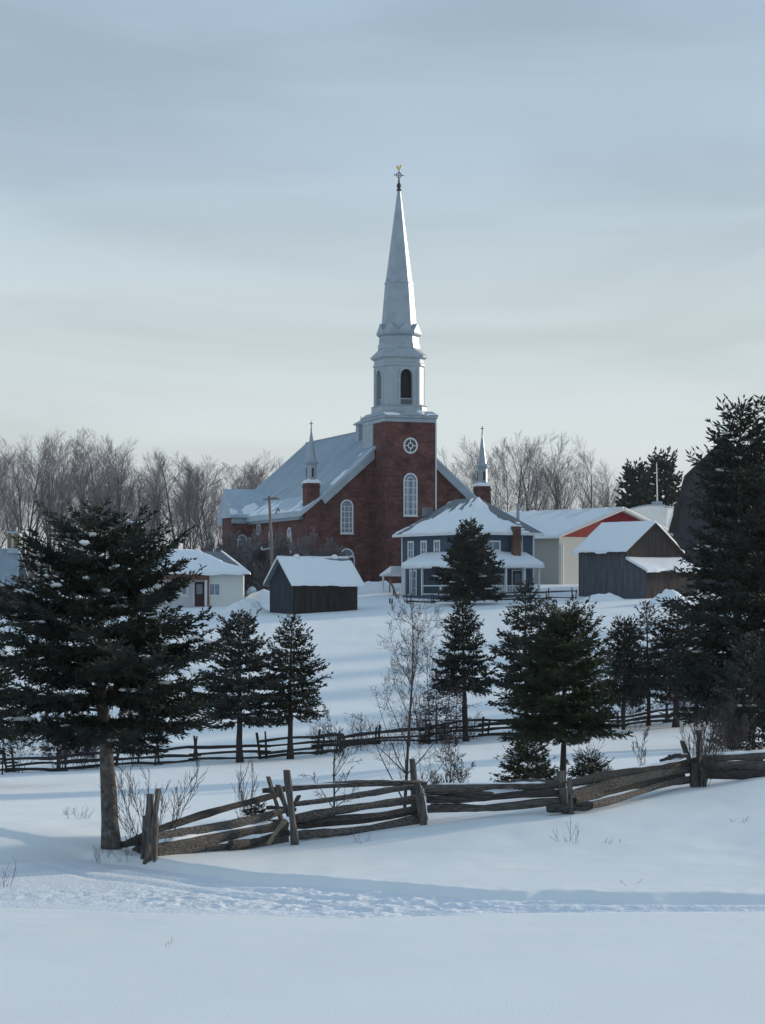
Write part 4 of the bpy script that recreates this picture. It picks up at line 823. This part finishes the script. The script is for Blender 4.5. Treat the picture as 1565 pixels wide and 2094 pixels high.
# ------------------------------------------------------------------ spruces
LP = [(0, .06), (.04, .16), (.11, .22), (.15, .40), (.22, .56), (.36, .66), (.5, .86), (.66, 1.0), (.82, 1.0), (.93, .82), (1, .5)]
spruce('largest left spruce with a bare thick trunk beside the rail fence end', 231, 34, 5.62, 1.82, 1.75, 11, whorls=11, wob=.34, nbr=150, extra=[(4.45, .15, 1.5, 26), (4.5, .5, 1.2, 30), (4.35, -.35, 1.35, 22), (4.4, 3.0, 1.45, 24), (4.5, 3.6, 1.2, 28), (4.0, 2.8, 1.6, 14), (3.1, .05, 1.95, 8), (2.4, -.1, 1.9, 2), (2.5, 3.25, 2.0, 4), (3.0, 3.0, 1.95, 6)], bl=.15, bw=.027, dens=1.25, prof=LP, r0=.145, snow=80, snow_r=.075, droop=.25, base_el=2, lean=-.3, up=30)
spruce('spruce cut off by the left picture edge with its branches reaching in', -62, 60, 6.9, 2.0, 1.4, 12, nbr=80, bl=.2, bw=.04, snow=20, r0=.12)
spruce('thin spindly conifer with few branches at the left edge of the hollow', 4, 70, 2.6, .9, .6, 13, nbr=16, bl=.14, bw=.03, dens=.7, snow=0, r0=.03)
spruce('spruce with forked bushy crown on the hollow fence next to the conical one', 490, 73, 5.2, 1.75, 1.45, 14, nbr=72, bl=.19, bw=.042, dens=1.1, snow=12, r0=.13, needle=NEEDLE_B, prof=[(0, .02), (.08, .18), (.16, .42), (.3, .46), (.5, .66), (.75, 1), (.9, .95), (1, .6)])
spruce('neat conical spruce with a long bare trunk on the hollow fence', 595, 74, 5.05, 1.38, 1.55, 15, nbr=70, bl=.19, bw=.040, dens=1.0, snow=4, r0=.12, droop=.3)
spruce('dark spruce with bare lower trunk behind the bare birch', 953, 79.5, 5.3, 1.2, 2.0, 16, nbr=72, bl=.2, bw=.043, dens=1.1, snow=12, r0=.12, prof=[(0, .02), (.1, .2), (.3, .5), (.5, .62), (.7, .85), (.85, 1), (1, .8)])
spruce('tallest of the middle spruces, behind the bushy green tinted spruce', 1078, 81, 6.0, 1.5, 1.3, 17, nbr=80, bl=.2, bw=.043, dens=1.0, snow=10, needle=NEEDLE_B, r0=.12, prof=[(0, .02), (.06, .2), (.2, .36), (.4, .55), (.6, .85), (.8, 1), (1, .8)])
spruce('bushy green tinted spruce with bare trunk rising behind the rail fence', 1150, 39.5, 3.4, 1.05, 1.15, 18, nbr=135, bl=.12, bw=.022, dens=1.25, needle=NEEDLE_G, r0=.075, snow=8, snow_r=.04, droop=.2, prof=[(0, .12), (.08, .42), (.2, .62), (.4, .80), (.6, .92), (.8, 1.0), (.92, 1.05), (1, .9)], up=50)
spruce('small open fir standing low in the snow behind the rail fence', 1080, 42, 1.05, .60, .02, 19, nbr=70, bl=.11, bw=.022, dens=1.1, needle=NEEDLE_G, r0=.02, snow=0, base_el=8, prof=[(0, .05), (.2, .4), (.5, .75), (.8, 1), (1, 1)])
spruce('low spreading fir tip poking out of the snow right of the green spruce', 1205, 42, .5, .58, .0, 20, nbr=50, bl=.11, bw=.02, dens=1.0, needle=NEEDLE_G, r0=.015, snow=3, snow_r=.04, base_el=4, prof=[(0, .1), (.5, .7), (1, 1)])
spruce('tiny fir half hidden behind the fence at the foot of the green spruce', 1108, 40.5, .5, .5, .0, 21, nbr=40, bl=.1, bw=.018, needle=NEEDLE_G, r0=.015, snow=2, snow_r=.03, prof=[(0, .1), (.5, .7), (1, 1)])
spruce('tiny dark fir tuft in the snow behind the leaning fence posts', 524, 38, .36, .34, .0, 22, nbr=34, bl=.09, bw=.018, r0=.012, snow=0, prof=[(0, .2), (.5, .8), (1, 1)])
spruce('small grey green conifer among twigs left of the dark spruce', 893, 79, 2.7, .85, .1, 23, nbr=40, bl=.16, bw=.026, dens=.8, needle=NEEDLE_B, r0=.04, snow=4)
spruce('slim rusty brown dying conifer between grey conifer and dark spruce', 932, 79, 1.9, .5, .4, 24, nbr=26, bl=.15, bw=.024, dens=.8, needle=NEEDLE_R, r0=.03, snow=0)
spruce('narrow dense spruce on two thin stems right of the green spruce', 1276, 83, 4.3, 1.1, 1.35, 25, nbr=70, bl=.2, bw=.045, dens=1.1, snow=4, r0=.08, prof=[(0, .1), (.1, .36), (.3, .55), (.6, .75), (.85, 1), (1, 1)])
spruce('open branched spruce rising behind the narrow dense spruce', 1326, 85, 5.0, 1.55, 1.0, 26, nbr=56, bl=.2, bw=.036, dens=.9, snow=16, needle=NEEDLE_B, r0=.09)
spruce('snow dusted spruce with a straight bare trunk at the right hollow', 1382, 83.5, 5.1, 1.5, 1.75, 27, nbr=64, bl=.2, bw=.042, dens=1.0, snow=18, r0=.14)
spruce('thin spruce in the shade left of the huge spruces', 1447, 84, 4.4, 1.3, 1.0, 28, nbr=50, bl=.2, bw=.04, snow=14, needle=NEEDLE_B, r0=.07)
BIGP = [(0, .1), (.03, .24), (.08, .38), (.16, .46), (.24, .60), (.34, .62), (.5, .74), (.7, .95), (.85, 1), (.95, .9), (1, .7)]
spruce('huge double topped spruce standing tallest at the right', 1502, 64, 10.55, 2.1, 1.0, 29, whorls=20, nbr=200, bl=.30, bw=.05, dens=.95, prof=BIGP, r0=.2, snow=40, snow_r=.10, up=40, needle=NEEDLE, wob=.35)
HUGE = spruce('huge spruce cut by the right picture edge', 1598, 65, 10.9, 2.0, .8, 30, whorls=20, nbr=170, bl=.30, bw=.05, dens=.95, prof=BIGP, r0=.2, snow=34, snow_r=.10, up=40, wob=.35)
spruce('low snow dusted spruce with flat boughs under the huge spruces', 1540, 60, 3.3, 1.25, .2, 31, nbr=60, bl=.18, bw=.034, dens=1.0, snow=18, snow_r=.07, needle=NEEDLE_B, r0=.06)
spruce('wide dark spruce standing in front of the blue house porch', 957, 156, 6.0, 2.45, 1.0, 32, nbr=84, bl=.36, bw=.095, dens=1.2, snow=24, snow_r=.14, r0=.2, prof=[(0, .08), (.08, .2), (.2, .33), (.27, .5), (.45, .62), (.6, .85), (.8, 1), (1, .9)])
for px, d, hh, rr, sd_, lb in ((1302, 214, 11.2, 2.6, 33, 'shorter of two dark pines behind the stored boat'), (1358, 218, 12.4, 3.0, 34, 'taller of two dark pines behind the boat mast')):
    spruce(lb, px, d, hh, rr, .8, sd_, nbr=110, bl=.6, bw=.17, dens=1.15, snow=14, snow_r=.22, r0=.3, needle=NEEDLE_B, name='pine_tree', prof=[(0, .25), (.08, .45), (.25, .6), (.5, .8), (.75, 1), (1, .9)])['category'] = 'pine'
# trees just outside the picture on the right whose long shadows lie on the hillside
for x, d in ((27, 96), (33, 112), (38, 126), (44, 138), (30, 104), (50, 150)):
    dup(HUGE, (x, d, float(Hh(x, d))), x, (1.1, 1.1, 1.15), 'huge spruce standing outside the picture on the right', 'spruces outside the picture')

# ------------------------------------------------------------------ bare trees
bare('tall thin bare birch sapling rising above the middle of the fence', 'birch', P(826, 37.5), 3.75, 51, r0=.040, levels=4, bare_h=.10, ang=50, lenf=.48, kids=(1, 3), mt=BIRCH, mc=TWIG, rmin=.0030, wig=.06, up=.05, rk=.42, name='birch_tree')
bare('smaller bare sapling left of the birch behind the top rail', 'sapling', P(683, 37), 1.9, 52, r0=.028, levels=4, bare_h=.2, ang=45, lenf=.48, kids=(1, 3), mt=BARK_D, mc=TWIG, rmin=.0038, name='sapling')
bare('little bare sapling with crooked stem right of the birch', 'sapling', P(922, 42), .98, 53, r0=.02, levels=4, bare_h=.1, ang=48, lenf=.6, kids=(1, 3), mt=BARK_D, mc=TWIG, rmin=.004, name='sapling')
bare('low twiggy bare bush beside the crooked sapling', 'bush', P(893, 41.5), .6, 54, stems=9, r0=.009, levels=3, ang=35, kids=(1, 2), mt=TWIG, mc=TWIG, spread=38, rmin=.0035, name='bare_bush')
bare('bare shrub with tall twigs around the split left fence post', 'shrub', P(312, 33.4), 1.42, 55, stems=9, r0=.012, levels=3, bare_h=.3, ang=26, lenf=.5, kids=(1, 2), mt=BARK_D, mc=TWIG, spread=26, rmin=.0035, name='bare_shrub')
bare('sparse bare shrub of a few stems behind the leaning fence posts', 'shrub', P(506, 37), 1.05, 56, stems=6, r0=.008, levels=3, bare_h=.4, ang=24, kids=(1, 1), mt=TWIG, mc=TWIG, spread=16, rmin=.003, name='bare_shrub')
bare('dense bare shrub grown around the tall right fence post', 'shrub', P(1436, 38.6), 1.35, 57, stems=11, r0=.010, levels=3, bare_h=.3, ang=22, kids=(1, 2), mt=BARK_D, mc=TWIG, spread=22, rmin=.0035, name='bare_shrub')
bare('tiny bare sapling alone on the snow left of the right shrub', 'sapling', P(1310, 44), .78, 58, stems=1, r0=.014, levels=4, bare_h=.25, ang=30, kids=(1, 2), mt=TWIG, mc=TWIG, rmin=.0035, name='sapling')
bare('lone forked twig standing in the front snow bank', 'twig', P(1166, 33.6), .34, 59, stems=3, r0=.008, levels=2, ang=30, kids=(1, 1), mt=TWIG, mc=TWIG, spread=30, rmin=.003, name='bare_twig')
bare('wispy dry weed at the left edge of the trail', 'weed', P(5, 30.5), .4, 60, stems=5, r0=.005, levels=2, kids=(1, 1), mt=TWIG, mc=TWIG, spread=25, rmin=.0025, name='dry_weed')
bare('thin bare sapling right of the dense post shrub', 'sapling', P(1525, 41), .95, 61, r0=.012, levels=3, kids=(1, 2), mt=TWIG, mc=TWIG, rmin=.0035, name='sapling')
bare('tiny fine twigs beside the low fir tip', 'twig', P(1213, 42.5), .85, 62, stems=2, r0=.008, levels=3, kids=(1, 1), mt=TWIG, mc=TWIG, rmin=.003, name='bare_twig')
for i, (px, d, hh, lb) in enumerate(((165, 40, .22, 'faint dry grass stems in the snow left of the large trunk'), (140, 41.5, .16, 'tiny dry weed poking from snow near the left shadow'), (212, 33.2, .2, 'dark broken twig lying by the foot of the large trunk'), (262, 33, .15, 'short dead stems between large trunk and split post'),
        (1245, 33.5, .06, 'tiny stubble on the snow bank below the right rails'), (1520, 35, .06, 'tiny stubble on the snow bank at the right edge'), (1290, 29.8, .03, 'tiny dead sprig lying on the snow bank above the trail'), (330, 25.2, .025, 'tiny dark sprig in the smooth snow below the trail'), (740, 34.5, .12, 'short dead stems in the snow below the middle rails'))):
    bare(lb, 'weed', P(px, d), hh, 140+i, stems=6 if px < 300 else 3, r0=.005, levels=2, ang=35, kids=(1, 1), mt=TWIG, mc=TWIG, spread=35, rmin=.0025, name='dry_weed')
mid = [(838, 78, 4.8, 71, 1, 'slender dark bare tree behind the birch in the hollow'), (872, 79, 4.2, 72, 2, 'wispy bare tree between the birch and dark spruce'), (902, 80, 4.0, 73, 1, 'wispy bare tree leaning over the grey green conifer'),
 (735, 77, 1.3, 75, 6, 'low bare thicket at the end of the left hollow fence'), (660, 76, 1.2, 76, 6, 'tangle of twigs by the last posts of the left hollow fence'),
 (855, 79.5, 1.6, 87, 9, 'matted brush along the buried fence under the birch'), (910, 78.6, 1.3, 88, 9, 'matted brush at the foot of the grey green conifer'), (965, 80.5, 1.0, 89, 8, 'matted brush at the foot of the dark bare trunked spruce'),
 (36, 71.3, 2.2, 78, 6, 'thin bare shrub behind the left fence near the edge'), (120, 71.8, 2.3, 79, 7, 'multi stemmed bare shrub behind the left fence'), (160, 72.2, 1.7, 80, 5, 'fine bare shrub close by the large left trunk'), (275, 73.4, 1.8, 81, 6, 'dark bare shrub right of the large left trunk'), (205, 72.6, 1.9, 90, 5, 'dark stems directly behind the large left trunk'),
 (1222, 83, 3.9, 82, 3, 'two thin bare stems right of the green spruce'), (1300, 83.2, 2.4, 83, 4, 'bare stems under the narrow dense spruce'), (1405, 84, 2.4, 84, 5, 'leaning bare stems right of the snow dusted spruce'), (1395, 98, 3.4, 85, 6, 'bare shrub rising in front of the barn lean-to'), (1490, 58, 1.3, 86, 5, 'bare shrub below the huge right spruces')]
for px, d, hh, sd_, st, lb in mid:
    bare(lb, 'bare tree' if st < 4 else 'shrub', P(px, d), hh, sd_, stems=st, r0=.028 if st < 4 else .014, levels=4 if st < 6 else 3, bare_h=.15, ang=40, lenf=.52, kids=(1, 3) if st < 6 else (1, 2), up=.05, mt=BARK_D, mc=TWIG, spread=14 if st < 4 else 26, rmin=.0038, name='bare_tree' if st < 4 else 'bare_shrub')
# low conifers in the dark tangle behind the left fence
spruce('small dark conifer in the tangle left of the large left trunk', 118, 73, 2.0, .8, .5, 92, nbr=22, bl=.16, bw=.032, dens=.8, snow=4, r0=.04)
spruce('small dark conifer in the tangle right of the large left trunk', 283, 74.5, 2.2, .85, .5, 93, nbr=24, bl=.16, bw=.032, dens=.8, snow=4, r0=.04)
# shrubs and small trees between the bungalow and the church wall
for i, (px, d, hh) in enumerate(((470, 176, 4.6), (500, 178, 5.0), (528, 180, 5.2), (572, 178, 4.6), (600, 179, 5.0), (630, 177, 4.6), (660, 178, 4.0), (688, 177, 3.2), (452, 182, 5), (545, 176, 3.6), (615, 175, 3.4))):
    nm = 'grey twiggy bush in the thicket along the church side wall'
    bare(nm, 'bush', P(px, d), hh, 110+i, stems=6, r0=.035, levels=4, bare_h=.1, ang=36, lenf=.5, kids=(2, 3), mt=TWIG_F, mc=TWIG_F, spread=24, rmin=.013, group='bushes in the thicket beside the church', name='bare_bush')
# wood behind
protos = []
for i in range(6):
    t = bare('tall bare grey tree in the dense wood left of the church', 'bare tree', (0, 300+i*4, 6), 17, 200+i, stems=1 if i % 2 else 2, r0=.22, levels=4, bare_h=.16, ang=33, lenf=.62, kids=(2, 3), spread=14, rmin=.0092, wig=.07, up=.055, mc=TWIG_F, group='bare trees of the wood left of the church')
    protos.append(t); t['h'] = max(v.co.z for ch in t.children for v in ch.data.vertices)
rng = np.random.RandomState(77); used = set()
def put(px, d, top, i, label=None, group=None, wx=1.0):
    x, y, z = P(px, d); hh = (EYE+(HZ-top)/F*d-z)/protos[i]['h']*1.07; rz = rng.uniform(0, 6.28); s = (hh*wx, hh*wx, hh)
    if i not in used:
        used.add(i); o = protos[i]; o.location = (x, y, z); o.rotation_euler = (0, 0, rz); o.scale = s
        if label: o['label'] = label
        if group: o['group'] = group
        return o
    return dup(protos[i], (x, y, z), rz, s, label or 'tall bare grey tree in the dense wood left of the church', group or 'bare trees of the wood left of the church')
tops = lambda px: np.interp(px, [-60, 0, 60, 120, 150, 190, 230, 270, 300, 350, 400, 430, 470, 520, 540, 590, 640, 700], [905, 905, 888, 885, 910, 880, 885, 915, 935, 908, 930, 935, 930, 925, 960, 935, 950, 960])
k = 0
for row, (d, n, add) in enumerate(((228, 11, 12), (246, 12, 0), (268, 11, 14))):
    for j in range(n):
        px = -50+(j+.5)*(720/n)+rng.uniform(-14, 14)
        put(px, d+rng.uniform(-5, 5), tops(px)+add+rng.uniform(-4, 26), k % 6, wx=rng.uniform(.9, 1.25)); k += 1
for px, d, top, lb in ((925, 238, 930, 'bare tree showing between the church gable and right turret'), (965, 242, 905, 'bare tree directly behind the right church turret'), (1052, 224, 895, 'leaning bare tree right of the church turret'), (1010, 236, 915, 'bare tree close to the right of the church turret'), (1085, 232, 897, 'forked thin bare tree behind the flue pipe'),
     (1152, 226, 898, 'stout bare tree with dense crown behind the garage roof'), (1195, 230, 905, 'bare tree with twin stems behind the garage ridge'), (1235, 234, 950, 'smaller bare tree left of the two pines'), (1262, 230, 985, 'low bare tree at the foot of the pines'), (1120, 240, 925, 'faint bare tree behind the stout crowned one')):
    put(px, d, top, k % 6, lb, 'bare trees right of the church', wx=1.0); k += 1
# brushwood that closes the wood near the ground
x0, y0, z0 = P(300, 222); S = []
rr = np.random.RandomState(9); n = 3800
bx = rr.uniform(-70, 40, n); by = rr.uniform(222, 290, n)
zb = Hh(bx, by); hh = rr.uniform(1.5, 5.0, n); th = rr.normal(0, .16, (n, 2))
p0 = np.stack([bx, by, zb-.2], 1); p1 = p0+np.c_[th*hh[:, None], hh]; v, f = tubes(p0, p1, np.full(n, .04), np.full(n, .015))
pm = p0+(p1-p0)*rr.uniform(.3, .8, (n, 1)); p2 = pm+np.c_[rr.normal(0, .8, (n, 2)), rr.uniform(.6, 1.8, n)]; v2, f2 = tubes(pm, p2, np.full(n, .025), np.full(n, .012))
tag(np_mesh('brushwood', np.r_[v, v2], np.r_[f, f2+len(v)], TWIG_F), 'grey brushwood filling the floor of the wood behind the houses', 'brushwood', None, 'stuff')

# ------------------------------------------------------------------ thin winter air
hm = bpy.data.materials.new('haze'); hm.use_nodes = True; t = hm.node_tree; t.nodes.clear()
ho = t.nodes.new('ShaderNodeOutputMaterial'); pv = t.nodes.new('ShaderNodeVolumePrincipled'); t.links.new(pv.outputs[0], ho.inputs['Volume'])
pv.inputs['Color'].default_value = (.86, .92, 1, 1); pv.inputs['Density'].default_value = .00010; pv.inputs['Anisotropy'].default_value = .2
hz = MB().box(-3400, 3400, -120, 2700, -4.5, 48).build('haze', hm); tag(hz, kind='stuff')
